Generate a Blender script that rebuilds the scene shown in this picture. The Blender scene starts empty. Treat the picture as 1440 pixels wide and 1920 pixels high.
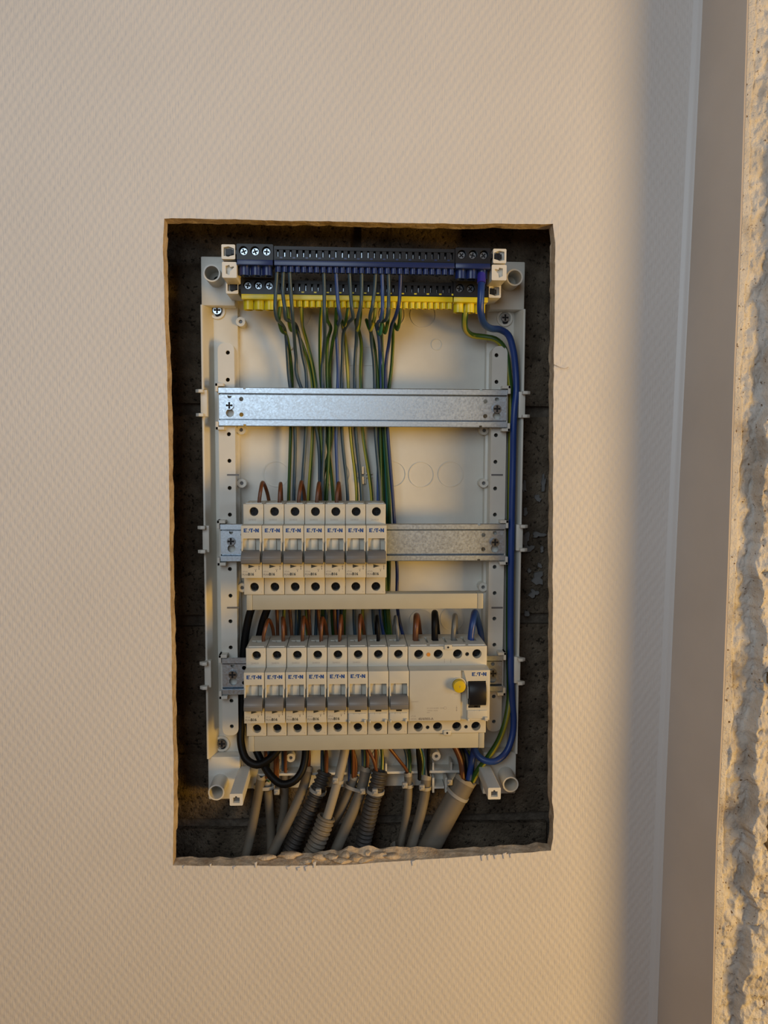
import bpy, bmesh, math, random
from mathutils import Vector, Matrix, noise
from mathutils.geometry import delaunay_2d_cdt

# ------------------------------------------------------------------ camera, world, lights, exposure
scene = bpy.context.scene
COL = scene.collection
F_PX, VPX, VPY = 1440.0, 645.0, 846.0      # focal length in px and the pixel straight ahead of the wall normal (1440x1920)
CAM = Vector((0.0, -666.0, 1500.0))        # mm
_n = Vector(((VPX - 720) / F_PX, (960 - VPY) / F_PX, -1)).normalized()
_u = Vector((0, 1, 0)); _u = (_u - _n * _u.dot(_n)).normalized()
_x = _n.cross(_u)
ROT = Matrix((_x, _n, _u))                 # camera axes -> world

cam_data = bpy.data.cameras.new('camera')
cam_data.sensor_fit = 'HORIZONTAL'; cam_data.sensor_width = 36.0; cam_data.lens = 36.0
cam_data.clip_start = 0.02; cam_data.clip_end = 50
cam = bpy.data.objects.new('camera', cam_data); COL.objects.link(cam)
cam.matrix_world = Matrix.Translation(CAM * 0.001) @ ROT.to_4x4()
scene.camera = cam

world = bpy.data.worlds.new('world'); scene.world = world; world.use_nodes = True
bgn = world.node_tree.nodes['Background']
bgn.inputs[0].default_value = (1.0, 0.52, 0.20, 1); bgn.inputs[1].default_value = 0.11

def aim(o, target):
    d = Vector(target) - o.location
    o.rotation_euler = d.to_track_quat('-Z', 'Y').to_euler()

def lamp(name, loc, radius, energy, color):
    l = bpy.data.lights.new(name, 'POINT'); l.energy = energy; l.color = color; l.shadow_soft_size = radius
    o = bpy.data.objects.new(name, l); COL.objects.link(o); o.location = loc
    return o
# very warm lamp standing low on the right, a softer lamp higher up on the same side, daylight from behind on the left
lamp('warm_low_lamp', (1.40, -1.08, 1.08), 0.28, 80, (1.0, 0.55, 0.08))
lamp('room_lamp', (1.45, -1.02, 1.72), 0.24, 20, (0.64, 0.80, 1.0))
lc = bpy.data.lights.new('window_daylight', 'AREA'); lc.shape = 'RECTANGLE'; lc.size = 0.6; lc.size_y = 0.6
lc.energy = 4.5; lc.color = (0.72, 0.87, 1.0)
oc = bpy.data.objects.new('window_daylight', lc); COL.objects.link(oc); oc.location = (-0.30, -1.00, 1.84); aim(oc, (0.05, 0, 1.58))

vs = scene.view_settings
vs.view_transform = 'Standard'; vs.look = 'None'; vs.gamma = 1.0; vs.exposure = 0.0; vs.use_curve_mapping = False

# ------------------------------------------------------------------ helpers
def at(px, py, y):
    """the point at depth y (mm) seen at a pixel of the photograph"""
    d = ROT @ Vector(((px - 720) / F_PX, (960 - py) / F_PX, -1))
    t = (y - CAM.y) / d.y
    return CAM + d * t

def hsh(*a):
    return (math.sin(sum(v * k for v, k in zip(a, (12.9898, 78.233, 37.719, 9.151)))) * 43758.5453) % 1.0

class MB:
    def __init__(s): s.v = []; s.f = []; s.m = []; s.cur = 0
    def _add(s, vs_, fs):
        b = len(s.v); s.v += [tuple(p) for p in vs_]
        for f in fs: s.f.append(tuple(b + i for i in f)); s.m.append(s.cur)
        return s
    def box(s, x0, x1, y0, y1, z0, z1):
        return s._add([(x0,y0,z0),(x1,y0,z0),(x1,y1,z0),(x0,y1,z0),(x0,y0,z1),(x1,y0,z1),(x1,y1,z1),(x0,y1,z1)],
                      [(0,3,2,1),(4,5,6,7),(0,1,5,4),(1,2,6,5),(2,3,7,6),(3,0,4,7)])
    def prism(s, poly, axis, a0, a1):
        n = len(poly)
        def pt(p, a): return {'x': (a, p[0], p[1]), 'y': (p[0], a, p[1]), 'z': (p[0], p[1], a)}[axis]
        vs_ = [pt(p, a0) for p in poly] + [pt(p, a1) for p in poly]
        return s._add(vs_, [tuple(range(n)), tuple(range(2*n-1, n-1, -1))] + [(i, (i+1) % n, n+(i+1) % n, n+i) for i in range(n)])
    def cyl(s, c, r, axis, a0, a1, n=20, r2=None):
        r2 = r if r2 is None else r2
        A = [(c[0]+r*math.cos(2*math.pi*i/n), c[1]+r*math.sin(2*math.pi*i/n)) for i in range(n)]
        B = [(c[0]+r2*math.cos(2*math.pi*i/n), c[1]+r2*math.sin(2*math.pi*i/n)) for i in range(n)]
        def pt(p, a): return {'x': (a, p[0], p[1]), 'y': (p[0], a, p[1]), 'z': (p[0], p[1], a)}[axis]
        return s._add([pt(p, a0) for p in A] + [pt(p, a1) for p in B],
                      [tuple(range(n)), tuple(range(2*n-1, n-1, -1))] + [(i, (i+1) % n, n+(i+1) % n, n+i) for i in range(n)])
    def ring(s, c, ro, ri, axis, a0, a1, n=24):
        def pt(r, i, a):
            p = (c[0]+r*math.cos(2*math.pi*i/n), c[1]+r*math.sin(2*math.pi*i/n))
            return {'x': (a, p[0], p[1]), 'y': (p[0], a, p[1]), 'z': (p[0], p[1], a)}[axis]
        vs_ = [pt(r, i, a) for (r, a) in ((ro, a0), (ri, a0), (ri, a1), (ro, a1)) for i in range(n)]
        fs = []
        for k in range(4):
            for i in range(n):
                j = (i+1) % n; k2 = (k+1) % 4
                fs.append((k*n+i, k*n+j, k2*n+j, k2*n+i))
        return s._add(vs_, fs)
    def plate(s, outer, holes, y0, y1):
        """a sheet in the xz plane between y0 and y1 with real holes"""
        pts, edges = [], []
        for loop in [outer] + holes:
            b = len(pts); pts += [Vector((p[0], p[1])) for p in loop]
            edges += [(b+i, b+(i+1) % len(loop)) for i in range(len(loop))]
        V, E_, Fc = delaunay_2d_cdt(pts, edges, [], 0, 1e-4)[:3]
        def inside(q, loop):
            c = False; n = len(loop); j = n-1
            for i in range(n):
                a, b2 = loop[i], loop[j]
                if (a[1] > q[1]) != (b2[1] > q[1]) and q[0] < (b2[0]-a[0])*(q[1]-a[1])/(b2[1]-a[1])+a[0]: c = not c
                j = i
            return c
        tris = []
        for f in Fc:
            q = sum((V[i] for i in f), Vector((0, 0))) / len(f)
            if inside(q, outer) and not any(inside(q, h) for h in holes): tris.append(tuple(f))
        n = len(V)
        vs_ = [(p.x, y0, p.y) for p in V] + [(p.x, y1, p.y) for p in V]
        fs = tris + [tuple(n+i for i in reversed(t)) for t in tris]
        ec = {}
        for t in tris:
            for i in range(len(t)):
                a, b = t[i], t[(i+1) % len(t)]; k = (min(a, b), max(a, b)); ec[k] = ec.get(k, 0)+1
        fs += [(a, b, n+b, n+a) for (a, b), c in ec.items() if c == 1]
        return s._add(vs_, fs)
    def tube(s, pts, r, n=10, caps=True, stripe=None, twist=0.0):
        """sweep along points; r may be a function of (arc length)"""
        P_ = [Vector(p) for p in pts]; L = [0.0]
        for a, b in zip(P_, P_[1:]): L.append(L[-1] + (b-a).length)
        t0 = (P_[1]-P_[0]).normalized()
        ref = Vector((0, 1, 0)) if abs(t0.y) < 0.9 else Vector((1, 0, 0))
        nrm = (ref - t0*ref.dot(t0)).normalized()
        b0 = len(s.v); N = len(P_)
        for i, p in enumerate(P_):
            t = (P_[min(i+1, N-1)] - P_[max(i-1, 0)]).normalized()
            nrm = (nrm - t*nrm.dot(t)).normalized(); bn = t.cross(nrm)
            rr = r(L[i]) if callable(r) else r
            for k in range(n):
                a = 2*math.pi*k/n + twist*L[i]
                s.v.append(tuple(p + nrm*(rr*math.cos(a)) + bn*(rr*math.sin(a))))
        for i in range(N-1):
            for k in range(n):
                k2 = (k+1) % n
                s.f.append((b0+i*n+k, b0+i*n+k2, b0+(i+1)*n+k2, b0+(i+1)*n+k))
                s.m.append(stripe(k) if stripe else s.cur)
        if caps:
            s.f.append(tuple(b0+k for k in reversed(range(n)))); s.m.append(s.cur)
            s.f.append(tuple(b0+(N-1)*n+k for k in range(n))); s.m.append(s.cur)
        return s
    def mesh(s, name, mats, bev=0, smooth=0, off=(0, 0, 0), fixn=True):
        me = bpy.data.meshes.new(name)
        me.from_pydata([((x-off[0])*.001, (y-off[1])*.001, (z-off[2])*.001) for x, y, z in s.v], [], s.f)
        for mt in mats: me.materials.append(mt)
        me.polygons.foreach_set('material_index', s.m)
        bm = bmesh.new(); bm.from_mesh(me)
        if fixn: bmesh.ops.recalc_face_normals(bm, faces=bm.faces)
        if bev:
            es = [e for e in bm.edges if len(e.link_faces) == 2 and e.calc_face_angle(0) > 0.6]
            bmesh.ops.bevel(bm, geom=es, offset=bev*.001, segments=2, profile=0.5, affect='EDGES', clamp_overlap=True)
        bm.to_mesh(me); bm.free()
        if smooth:
            me.polygons.foreach_set('use_smooth', [True]*len(me.polygons))
            me.set_sharp_from_angle(angle=math.radians(smooth))
        me.update()
        return me

def wloc(o):
    v = Vector((0, 0, 0))
    while o: v += Vector(o.location); o = o.parent
    return v

def link(name, me, parent=None, loc=None):
    o = bpy.data.objects.new(name, me); COL.objects.link(o)
    if parent: o.parent = parent
    if loc is not None: o.location = Vector(loc)*.001
    return o

def part(name, mb, mat, parent=None, bev=0, smooth=0, origin=None, fixn=True):
    """mb in world mm -> one mesh object under parent (origin: its own base point, world mm)"""
    mats = mat if isinstance(mat, (list, tuple)) else [mat]
    base = wloc(parent)*1000 if parent else Vector((0, 0, 0))
    org = Vector(origin) if origin is not None else base
    me = mb.mesh(name, mats, bev, smooth, org, fixn)
    return link(name, me, parent, org - base)

def tag(o, label, cat, group=None, kind=None):
    if label: o['label'] = label
    if cat: o['category'] = cat
    if group: o['group'] = group
    if kind: o['kind'] = kind
    return o

def thing(name, loc, label, cat, group=None):
    o = bpy.data.objects.new(name, None); COL.objects.link(o); o.empty_display_size = .01
    o.location = Vector(loc)*.001
    return tag(o, label, cat, group)

def copy_tree(o, parent=None):
    c = o.copy(); COL.objects.link(c); c.parent = parent
    for ch in list(o.children): copy_tree(ch, c)
    return c

def spline(cp, step=3.0):
    """Catmull-Rom through control points, about one sample per step mm"""
    P_ = [Vector(p) for p in cp]
    P_ = [P_[0]*2-P_[1]] + P_ + [P_[-1]*2-P_[-2]]
    out = []
    for i in range(1, len(P_)-2):
        p0, p1, p2, p3 = P_[i-1:i+3]
        n = max(2, int((p2-p1).length/step))
        for k in range(n):
            t = k/n
            d = [max(1e-3, (b-a).length)**0.5 for a, b in ((p0, p1), (p1, p2), (p2, p3))]
            t0 = 0; t1 = d[0]; t2 = t1+d[1]; t3 = t2+d[2]; T = t1+t*(t2-t1)
            A1 = p0*((t1-T)/(t1-t0))+p1*((T-t0)/(t1-t0)); A2 = p1*((t2-T)/(t2-t1))+p2*((T-t1)/(t2-t1)); A3 = p2*((t3-T)/(t3-t2))+p3*((T-t2)/(t3-t2))
            B1 = A1*((t2-T)/(t2-t0))+A2*((T-t0)/(t2-t0)); B2 = A2*((t3-T)/(t3-t1))+A3*((T-t1)/(t3-t1))
            out.append(B1*((t2-T)/(t2-t1))+B2*((T-t1)/(t2-t1)))
    out.append(P_[-2])
    return out

def circ(cx, cz, r, n=16): return [(cx+r*math.cos(2*math.pi*i/n), cz+r*math.sin(2*math.pi*i/n)) for i in range(n)]
def rect(x0, x1, z0, z1): return [(x0, z0), (x1, z0), (x1, z1), (x0, z1)]
def rrect(x0, x1, z0, z1, r, n=5):
    o = []
    for cx, cz, a in ((x1-r, z1-r, 0), (x0+r, z1-r, 90), (x0+r, z0+r, 180), (x1-r, z0+r, 270)):
        for i in range(n+1):
            t = math.radians(a+90*i/n); o.append((cx+r*math.cos(t), cz+r*math.sin(t)))
    return o

def carve(mb, cutter, mats, bev=0, name='carved'):
    """boolean difference, returns a mesh (local mm coordinates of mb)"""
    a = link('tmp_a', mb.mesh('a', mats, bev)); bs = [link('tmp_b', c_.mesh('b', mats)) for c_ in cutter]
    for b in bs:
        md = a.modifiers.new('b', 'BOOLEAN'); md.operation = 'DIFFERENCE'; md.solver = 'EXACT'; md.object = b
    dg = bpy.context.evaluated_depsgraph_get(); dg.update()
    me = bpy.data.meshes.new_from_object(a.evaluated_get(dg)); me.name = name
    for o in [a]+bs: bpy.data.objects.remove(o)
    me.polygons.foreach_set('use_smooth', [True]*len(me.polygons)); me.set_sharp_from_angle(angle=math.radians(35))
    return me

def text_mesh(txt, size, mat, bold=0.0):
    """flat lettering facing -y, anchored at its left baseline (mm)"""
    cu = bpy.data.curves.new('lettering', 'FONT'); cu.body = txt; cu.size = size*.001; cu.extrude = 0.00002; cu.offset = bold*.001
    cu.resolution_u = 2
    o = bpy.data.objects.new('tmp_t', cu); COL.objects.link(o)
    dg = bpy.context.evaluated_depsgraph_get(); dg.update()
    me = bpy.data.meshes.new_from_object(o.evaluated_get(dg)); bpy.data.objects.remove(o)
    me.transform(Matrix.Rotation(math.radians(90), 4, 'X')); me.materials.clear(); me.materials.append(mat)
    return me

# ------------------------------------------------------------------ materials
def mat(name, col, rough=0.5, metal=0.0, spec=0.5):
    m = bpy.data.materials.new(name); m.use_nodes = True
    b = m.node_tree.nodes['Principled BSDF']
    b.inputs['Base Color'].default_value = (*col, 1); b.inputs['Roughness'].default_value = rough
    b.inputs['Metallic'].default_value = metal; b.inputs['Specular IOR Level'].default_value = spec
    return m
class NT:
    def __init__(s, m): s.t = m.node_tree; s.b = s.t.nodes['Principled BSDF']
    def n(s, typ, **kw):
        nd = s.t.nodes.new(typ)
        for k, v in kw.items():
            if k in nd.inputs: nd.inputs[k].default_value = v
            else: setattr(nd, k, v)
        return nd
    def l(s, a, b): s.t.links.new(a, b)
    def math(s, op, a, b=None):
        nd = s.t.nodes.new('ShaderNodeMath'); nd.operation = op
        for i, v in enumerate((a, b)):
            if v is None: continue
            if isinstance(v, (int, float)): nd.inputs[i].default_value = v
            else: s.l(v, nd.inputs[i])
        return nd.outputs[0]
    def coord(s): return s.n('ShaderNodeTexCoord').outputs['Object']
    def noise(s, vec, scale, detail=4, rough=0.55, dist=0.0):
        nd = s.n('ShaderNodeTexNoise'); nd.inputs['Scale'].default_value = scale; nd.inputs['Detail'].default_value = detail
        nd.inputs['Roughness'].default_value = rough; nd.inputs['Distortion'].default_value = dist
        s.l(vec, nd.inputs['Vector']); return nd.outputs['Fac']
    def mapv(s, vec, scale):
        nd = s.n('ShaderNodeMapping'); nd.inputs['Scale'].default_value = scale; s.l(vec, nd.inputs['Vector']); return nd.outputs[0]
    def ramp(s, fac, stops):
        nd = s.n('ShaderNodeValToRGB'); cr = nd.color_ramp
        while len(cr.elements) < len(stops): cr.elements.new(0.5)
        for e, (p, c) in zip(cr.elements, stops): e.position = p; e.color = (*c, 1)
        s.l(fac, nd.inputs[0]); return nd.outputs[0]
    def bump(s, h, strength, dist=0.001):
        nd = s.n('ShaderNodeBump'); nd.inputs['Strength'].default_value = strength; nd.inputs['Distance'].default_value = dist
        s.l(h, nd.inputs['Height']); s.l(nd.outputs[0], s.b.inputs['Normal']); return nd
    def col(s, out): s.l(out, s.b.inputs['Base Color'])

def plastic(name, col, rough=0.42, grain=0.05, spec=0.5):
    """moulded plastic: faint mottling and a fine moulded grain"""
    m = mat(name, col, rough, spec=spec); t = NT(m); c = t.coord()
    nz = t.noise(c, 60, 3)
    lo = tuple(v*(1-grain) for v in col); hi = tuple(min(1, v*(1+grain)) for v in col)
    t.col(t.ramp(nz, [(0.3, lo), (0.7, hi)])); t.bump(t.noise(c, 2200, 2), 0.05, 0.0002)
    return m

M = {}
# painted woven glass-fibre wallpaper
m = mat('wallpaper', (0.72, 0.70, 0.68), 0.62, spec=0.35); t = NT(m); c = t.coord()
w = t.noise(c, 55, 2); sx = t.n('ShaderNodeSeparateXYZ'); t.l(c, sx.inputs[0])
xw = t.math('ADD', sx.outputs[0], t.math('MULTIPLY', t.math('SUBTRACT', w, 0.5), 0.0035))
zw = t.math('ADD', sx.outputs[2], t.math('MULTIPLY', t.math('SUBTRACT', t.noise(c, 70, 2), 0.5), 0.003))
ca = t.math('COSINE', t.math('MULTIPLY', xw, 2*math.pi/0.0073)); cb = t.math('COSINE', t.math('MULTIPLY', zw, 2*math.pi/0.0100))
cell = t.math('MULTIPLY', ca, cb)
fib = t.noise(t.mapv(c, (900, 900, 90)), 1.0, 3)
h = t.math('ADD', t.math('MULTIPLY', cell, 0.32), t.math('MULTIPLY', fib, 0.85))
h = t.math('ADD', h, t.math('MULTIPLY', t.noise(c, 240, 3), 0.6))
t.bump(h, 0.72, 0.0006)
t.col(t.ramp(t.noise(c, 6, 4), [(0.3, (0.69, 0.675, 0.655)), (0.7, (0.735, 0.72, 0.70))]))
M['wallpaper'] = m
M['wallpaper_plain'] = mat('white_sealant', (0.72, 0.72, 0.71), 0.45)
# smooth filled plaster on the return wall
m = mat('smooth_plaster', (0.62, 0.60, 0.57), 0.7, spec=0.3); t = NT(m); c = t.coord()
t.col(t.ramp(t.noise(c, 8, 4), [(0.3, (0.55, 0.485, 0.42)), (0.7, (0.62, 0.55, 0.48))])); t.bump(t.noise(c, 160, 4), 0.12, 0.0008)
M['smooth_plaster'] = m
# broken plaster on the stub wall
m = mat('broken_plaster', (0.62, 0.58, 0.52), 0.85, spec=0.2); t = NT(m); c = t.coord()
a = t.ramp(t.noise(c, 26, 6, 0.62), [(0.30, (0.42, 0.37, 0.31)), (0.43, (0.60, 0.57, 0.52)), (0.58, (0.70, 0.68, 0.64)), (0.75, (0.62, 0.59, 0.55))])
pit = t.ramp(t.noise(c, 330, 3, 0.6), [(0.30, (0, 0, 0)), (0.36, (1, 1, 1))])
mx = t.n('ShaderNodeMix', data_type='RGBA'); t.l(pit, mx.inputs['Factor']); mx.inputs[6].default_value = (0.16, 0.10, 0.05, 1); t.l(a, mx.inputs[7]); t.col(mx.outputs[2])
t.bump(t.math('ADD', t.noise(c, 120, 6, 0.65), t.math('MULTIPLY', t.noise(c, 600, 3), 0.3)), 0.75, 0.0035)
M['broken_plaster'] = m
m = mat('porous_brick', (0.30, 0.19, 0.09), 0.95, spec=0.1); t = NT(m); c = t.coord()
t.col(t.ramp(t.noise(c, 260, 5, 0.7), [(0.32, (0.05, 0.03, 0.015)), (0.48, (0.30, 0.19, 0.08)), (0.7, (0.52, 0.38, 0.20))])); t.bump(t.noise(c, 420, 5, 0.7), 1.0, 0.003)
M['brick'] = m
# cut plasterboard edge
m = mat('gypsum_edge', (0.5, 0.38, 0.26), 0.9, spec=0.15); t = NT(m); c = t.coord()
t.col(t.ramp(t.noise(c, 90, 5, 0.65), [(0.28, (0.32, 0.23, 0.15)), (0.5, (0.52, 0.42, 0.30)), (0.75, (0.68, 0.59, 0.46))])); t.bump(t.noise(c, 300, 5, 0.65), 0.7, 0.002)
M['gypsum'] = m
# concrete blocks
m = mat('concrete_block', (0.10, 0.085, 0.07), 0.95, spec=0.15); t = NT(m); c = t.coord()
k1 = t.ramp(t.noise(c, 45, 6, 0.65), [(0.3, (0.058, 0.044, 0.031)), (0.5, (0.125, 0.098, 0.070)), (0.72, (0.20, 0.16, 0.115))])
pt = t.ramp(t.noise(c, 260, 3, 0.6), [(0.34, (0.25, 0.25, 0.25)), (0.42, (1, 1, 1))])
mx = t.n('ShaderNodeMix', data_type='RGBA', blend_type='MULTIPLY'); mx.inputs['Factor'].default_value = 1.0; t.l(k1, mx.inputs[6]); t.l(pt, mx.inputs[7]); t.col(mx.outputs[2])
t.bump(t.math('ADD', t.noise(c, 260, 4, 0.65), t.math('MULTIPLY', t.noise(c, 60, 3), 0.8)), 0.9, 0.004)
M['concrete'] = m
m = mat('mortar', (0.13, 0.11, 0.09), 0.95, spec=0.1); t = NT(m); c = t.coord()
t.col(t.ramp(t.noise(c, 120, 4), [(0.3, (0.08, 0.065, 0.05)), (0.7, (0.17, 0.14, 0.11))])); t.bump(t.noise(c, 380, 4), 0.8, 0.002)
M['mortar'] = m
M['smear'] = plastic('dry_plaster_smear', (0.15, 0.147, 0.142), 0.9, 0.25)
# galvanised rail
m = mat('zinc', (0.70, 0.72, 0.74), 0.36, 1.0); t = NT(m); c = t.coord()
vo = t.n('ShaderNodeTexVoronoi'); vo.inputs['Scale'].default_value = 420; t.l(c, vo.inputs['Vector'])
sp = t.noise(c, 620, 4, 0.6)
t.col(t.ramp(sp, [(0.3, (0.47, 0.54, 0.61)), (0.7, (0.60, 0.68, 0.75))]))
t.l(t.ramp(t.noise(c, 520, 3), [(0.3, (0.36,)*3), (0.7, (0.50,)*3)]), t.b.inputs['Roughness'])
t.bump(t.noise(c, 700, 3), 0.12, 0.0004)
M['zinc'] = m
M['tray'] = plastic('tray_plastic', (0.66, 0.65, 0.59), 0.40, 0.03)
M['post'] = plastic('holder_plastic', (0.70, 0.69, 0.63), 0.42, 0.03)
M['breaker'] = plastic('breaker_plastic', (0.545, 0.53, 0.455), 0.45, 0.03)
M['cover'] = plastic('busbar_cover_plastic', (0.42, 0.41, 0.335), 0.45, 0.03)
M['toggle'] = plastic('toggle_plastic', (0.155, 0.155, 0.155), 0.42, 0.04)
M['black'] = plastic('black_plastic', (0.0075, 0.0085, 0.0125), 0.4, 0.15, 0.35)
M['hole'] = mat('hole_black', (0.006, 0.006, 0.007), 0.7)
M['blue_plastic'] = plastic('blue_plastic', (0.010, 0.024, 0.115), 0.30, 0.08)
M['yellow_plastic'] = plastic('yellow_plastic', (0.66, 0.56, 0.015), 0.36, 0.05)
M['button'] = plastic('test_button_yellow', (0.60, 0.44, 0.012), 0.38, 0.04)
M['orange'] = plastic('orange_dot', (0.60, 0.25, 0.04), 0.45)
M['screw'] = mat('zinc_screw', (0.40, 0.45, 0.50), 0.30, 1.0)
M['screw_dark'] = mat('dark_screw', (0.045, 0.050, 0.058), 0.25, 1.0)
M['copper'] = mat('copper', (0.72, 0.36, 0.20), 0.35, 1.0)
M['ink_blue'] = mat('ink_blue', (0.02, 0.07, 0.27), 0.5)
M['ink_grey'] = mat('ink_grey', (0.20, 0.18, 0.16), 0.6)
M['ink_pale'] = mat('ink_pale', (0.36, 0.33, 0.29), 0.6)
M['ink_dark'] = mat('ink_dark', (0.035, 0.04, 0.035), 0.5)
def wiremat(n, col, rough=0.38): M[n] = plastic(n, col, rough, 0.06, 0.18 if n == 'w_black' else 0.5)
wiremat('w_blue', (0.022, 0.055, 0.12)); wiremat('w_slate', (0.036, 0.070, 0.098)); wiremat('w_bright', (0.035, 0.080, 0.25)); wiremat('w_navy', (0.013, 0.030, 0.12))
wiremat('w_green', (0.030, 0.090, 0.012)); wiremat('w_teal', (0.02, 0.14, 0.09)); wiremat('w_yellow', (0.36, 0.34, 0.035))
wiremat('w_brown', (0.135, 0.046, 0.016)); wiremat('w_black', (0.004, 0.004, 0.0045), 0.5); wiremat('w_grey', (0.15, 0.15, 0.14))
wiremat('thick_blue', (0.014, 0.050, 0.22)); wiremat('cable_grey', (0.160, 0.137, 0.104), 0.6); wiremat('cable_white', (0.32, 0.285, 0.225), 0.5)
wiremat('conduit_dark', (0.050, 0.044, 0.038), 0.55); wiremat('conduit_light', (0.175, 0.152, 0.118), 0.5); wiremat('tie', (0.36, 0.345, 0.31), 0.4)
wiremat('ferrule', (0.035, 0.03, 0.30), 0.4)

# ------------------------------------------------------------------ setting: board with the hand-cut opening
def jig(loop, step, amp, seed):
    out = []; n = len(loop)
    for i in range(n):
        a, b = Vector(loop[i]), Vector(loop[(i+1) % n]); k = max(1, int((b-a).length/step))
        for j in range(k):
            p = a.lerp(b, j/k)
            q = noise.noise(Vector((p.x*.05, p.y*.05, seed)))*amp + noise.noise(Vector((p.x*.21, p.y*.21, seed+7)))*amp*.5
            d = (b-a).normalized(); nn = Vector((-d.y, d.x))
            out.append(p + nn*(q if j else q*.3))
    return out
open_px = [(308,410),(350,409.5),(420,411),(560,414),(700,416.5),(854,420),(993,420),(1037,419.5),(1041,455),(1040,594),(1038,692),(1037,900),(1036,1194),
           (1036,1352),(1036,1450),(1035,1504),(1038,1524),(1037,1571),(1033,1595),(985,1599),(938,1602),(893,1604.5),(771,1614),(660,1621),(586,1623),(439,1623),(324,1623),
           (325,1577),(326,1471),(324,1360),(321,1180),(318,980),(316,819),(313,690),(308,567),(306,455)]
loop0 = [(at(x, y, 0).x, at(x, y, 0).z) for x, y in open_px]
front = [(p.x, p.y) for p in jig(loop0, 3.0, 0.55, 1.0)]
cx0 = sum(p[0] for p in front)/len(front); cz0 = sum(p[1] for p in front)/len(front)
BT = 12.5
def ringpt(p, k):
    """cut edge of the board: k=0 at the face, 1 at its back; torn out at the bottom"""
    x, z = p; y = BT*k
    nx = noise.noise(Vector((x*.11, z*.11, 3+k*2.3))); n2 = noise.noise(Vector((x*.035, z*.035, 9.1)))
    dx = (cx0-x); dz = (cz0-z)
    if z < 1160:      # bottom edge
        up = (1.2+1.6*nx)*k
        mid = math.exp(-((x-15)/62.0)**2)
        up += mid*k*(7.0+4.5*n2+2.2*nx)*math.sin(min(1, k*1.15)*math.pi/2)
        return (x, y+(0.8*nx if 0 < k < 1 else 0), z+up)
    if z > 1680:      # top
        return (x, y, z-(0.5+0.9*nx)*k)
    s = 1 if dx > 0 else -1
    return (x+s*(0.8+0.9*nx)*k, y, z)
wall = MB()
R_OUT = rect(-1500, 330, 200, 2700)
tmp = MB(); tmp.plate(R_OUT, [front], 0, 0)
nV = len(tmp.v)//2
half = [f for f in tmp.f if all(i < nV for i in f) and len(f) == 3]
wall._add(tmp.v[:nV], half)
wall.cur = 1
RK = 6; n = len(front)
rings = [[ringpt(p, k/RK) for p in front] for k in range(RK+1)]
vs_ = [p for r_ in rings for p in r_]
wall._add(vs_, [(k*n+i, k*n+(i+1) % n, (k+1)*n+(i+1) % n, (k+1)*n+i) for k in range(RK) for i in range(n)])
tmp = MB(); back = [(p[0], p[2]) for p in rings[-1]]; tmp.plate(R_OUT, [back], BT, BT); nV = len(tmp.v)//2
wall._add(tmp.v[:nV], [tuple(reversed(f)) for f in tmp.f if all(i < nV for i in f) and len(f) == 3])
wall_back = part('wall_back', wall, [M['wallpaper'], M['gypsum']], fixn=False)
tag(wall_back, 'white textured wallpapered board wall with a rough rectangular cut-out', None, kind='structure')
bm = bmesh.new(); bm.from_mesh(wall_back.data)
for f in bm.faces:      # faces of the visible skin look at the room or into the hole
    c_ = f.calc_center_median()
    if f.material_index == 0 and f.normal.y > 0: f.normal_flip()
bm.to_mesh(wall_back.data); bm.free()

# torn gypsum crumbs on the lower lip
rng = random.Random(5)
def chunk(c, sx, sy, sz, seed):
    bm = bmesh.new(); bmesh.ops.create_icosphere(bm, subdivisions=2, radius=1)
    mb = MB()
    vs2 = []
    for v in bm.verts:
        q = 1+0.55*noise.noise(v.co*1.3+Vector((seed*3.1, seed, 0)))+0.2*noise.noise(v.co*3+Vector((0, seed, 5)))
        vs2.append((c[0]+v.co.x*sx*q, c[1]+v.co.y*sy*q, c[2]+v.co.z*sz*q))
    mb._add(vs2, [tuple(v.index for v in f.verts) for f in bm.faces]); bm.free(); return mb
for i, (px, py, y, sx_, sz_) in enumerate([(600,1607,8,7,3),(622,1606,6,6,2.6),(648,1603,8,6,3.4),(668,1608,5,7,3),(690,1598,10,3,2.6),(683,1611,4,8,2.4),(712,1603,8,9,3.2),(735,1605,6,8,2.4),(575,1614,5,6,2.2),(640,1613,3,9,2.2),(545,1603,8,10,2.6),(500,1607,8,9,1.8)]):
    part('plaster_crumb', chunk(at(px, py, y), sx_, 4.2, sz_, i*1.7), M['gypsum'], wall_back, smooth=50, origin=at(px, py, y))
# stray fibre of wallpaper at the right edge of the cut-out
fb = MB().tube(spline([at(1037,683,0), at(1044,686,-2), at(1053,690,-3), at(1060,691,-3), at(1066,688,-3)], 1.0), 0.22, 6)
part('loose_fibre', fb, M['gypsum'], wall_back)
# little frayed wallpaper flakes along the lower lip
for i, (px, py) in enumerate([(345,1626),(395,1622),(440,1627),(480,1621),(541,1627),(560,1629),(575,1628),(590,1621),(775,1618),(905,1608),(916,1607),(930,1606),(946,1604),(958,1604)]):
    p = at(px, py, -0.3); w_ = 0.8+1.2*hsh(i, 2); hh = 1.4+2.0*hsh(i, 5)
    part('paper_flake', MB().prism([(p.x-w_, p.z+hh*.6), (p.x+w_, p.z+hh), (p.x+w_*.6, p.z-hh*.5), (p.x-w_*.3, p.z-hh)], 'y', -0.7-hsh(i, 1)*.5, -0.1), M['wallpaper'], wall_back, origin=p)

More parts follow.
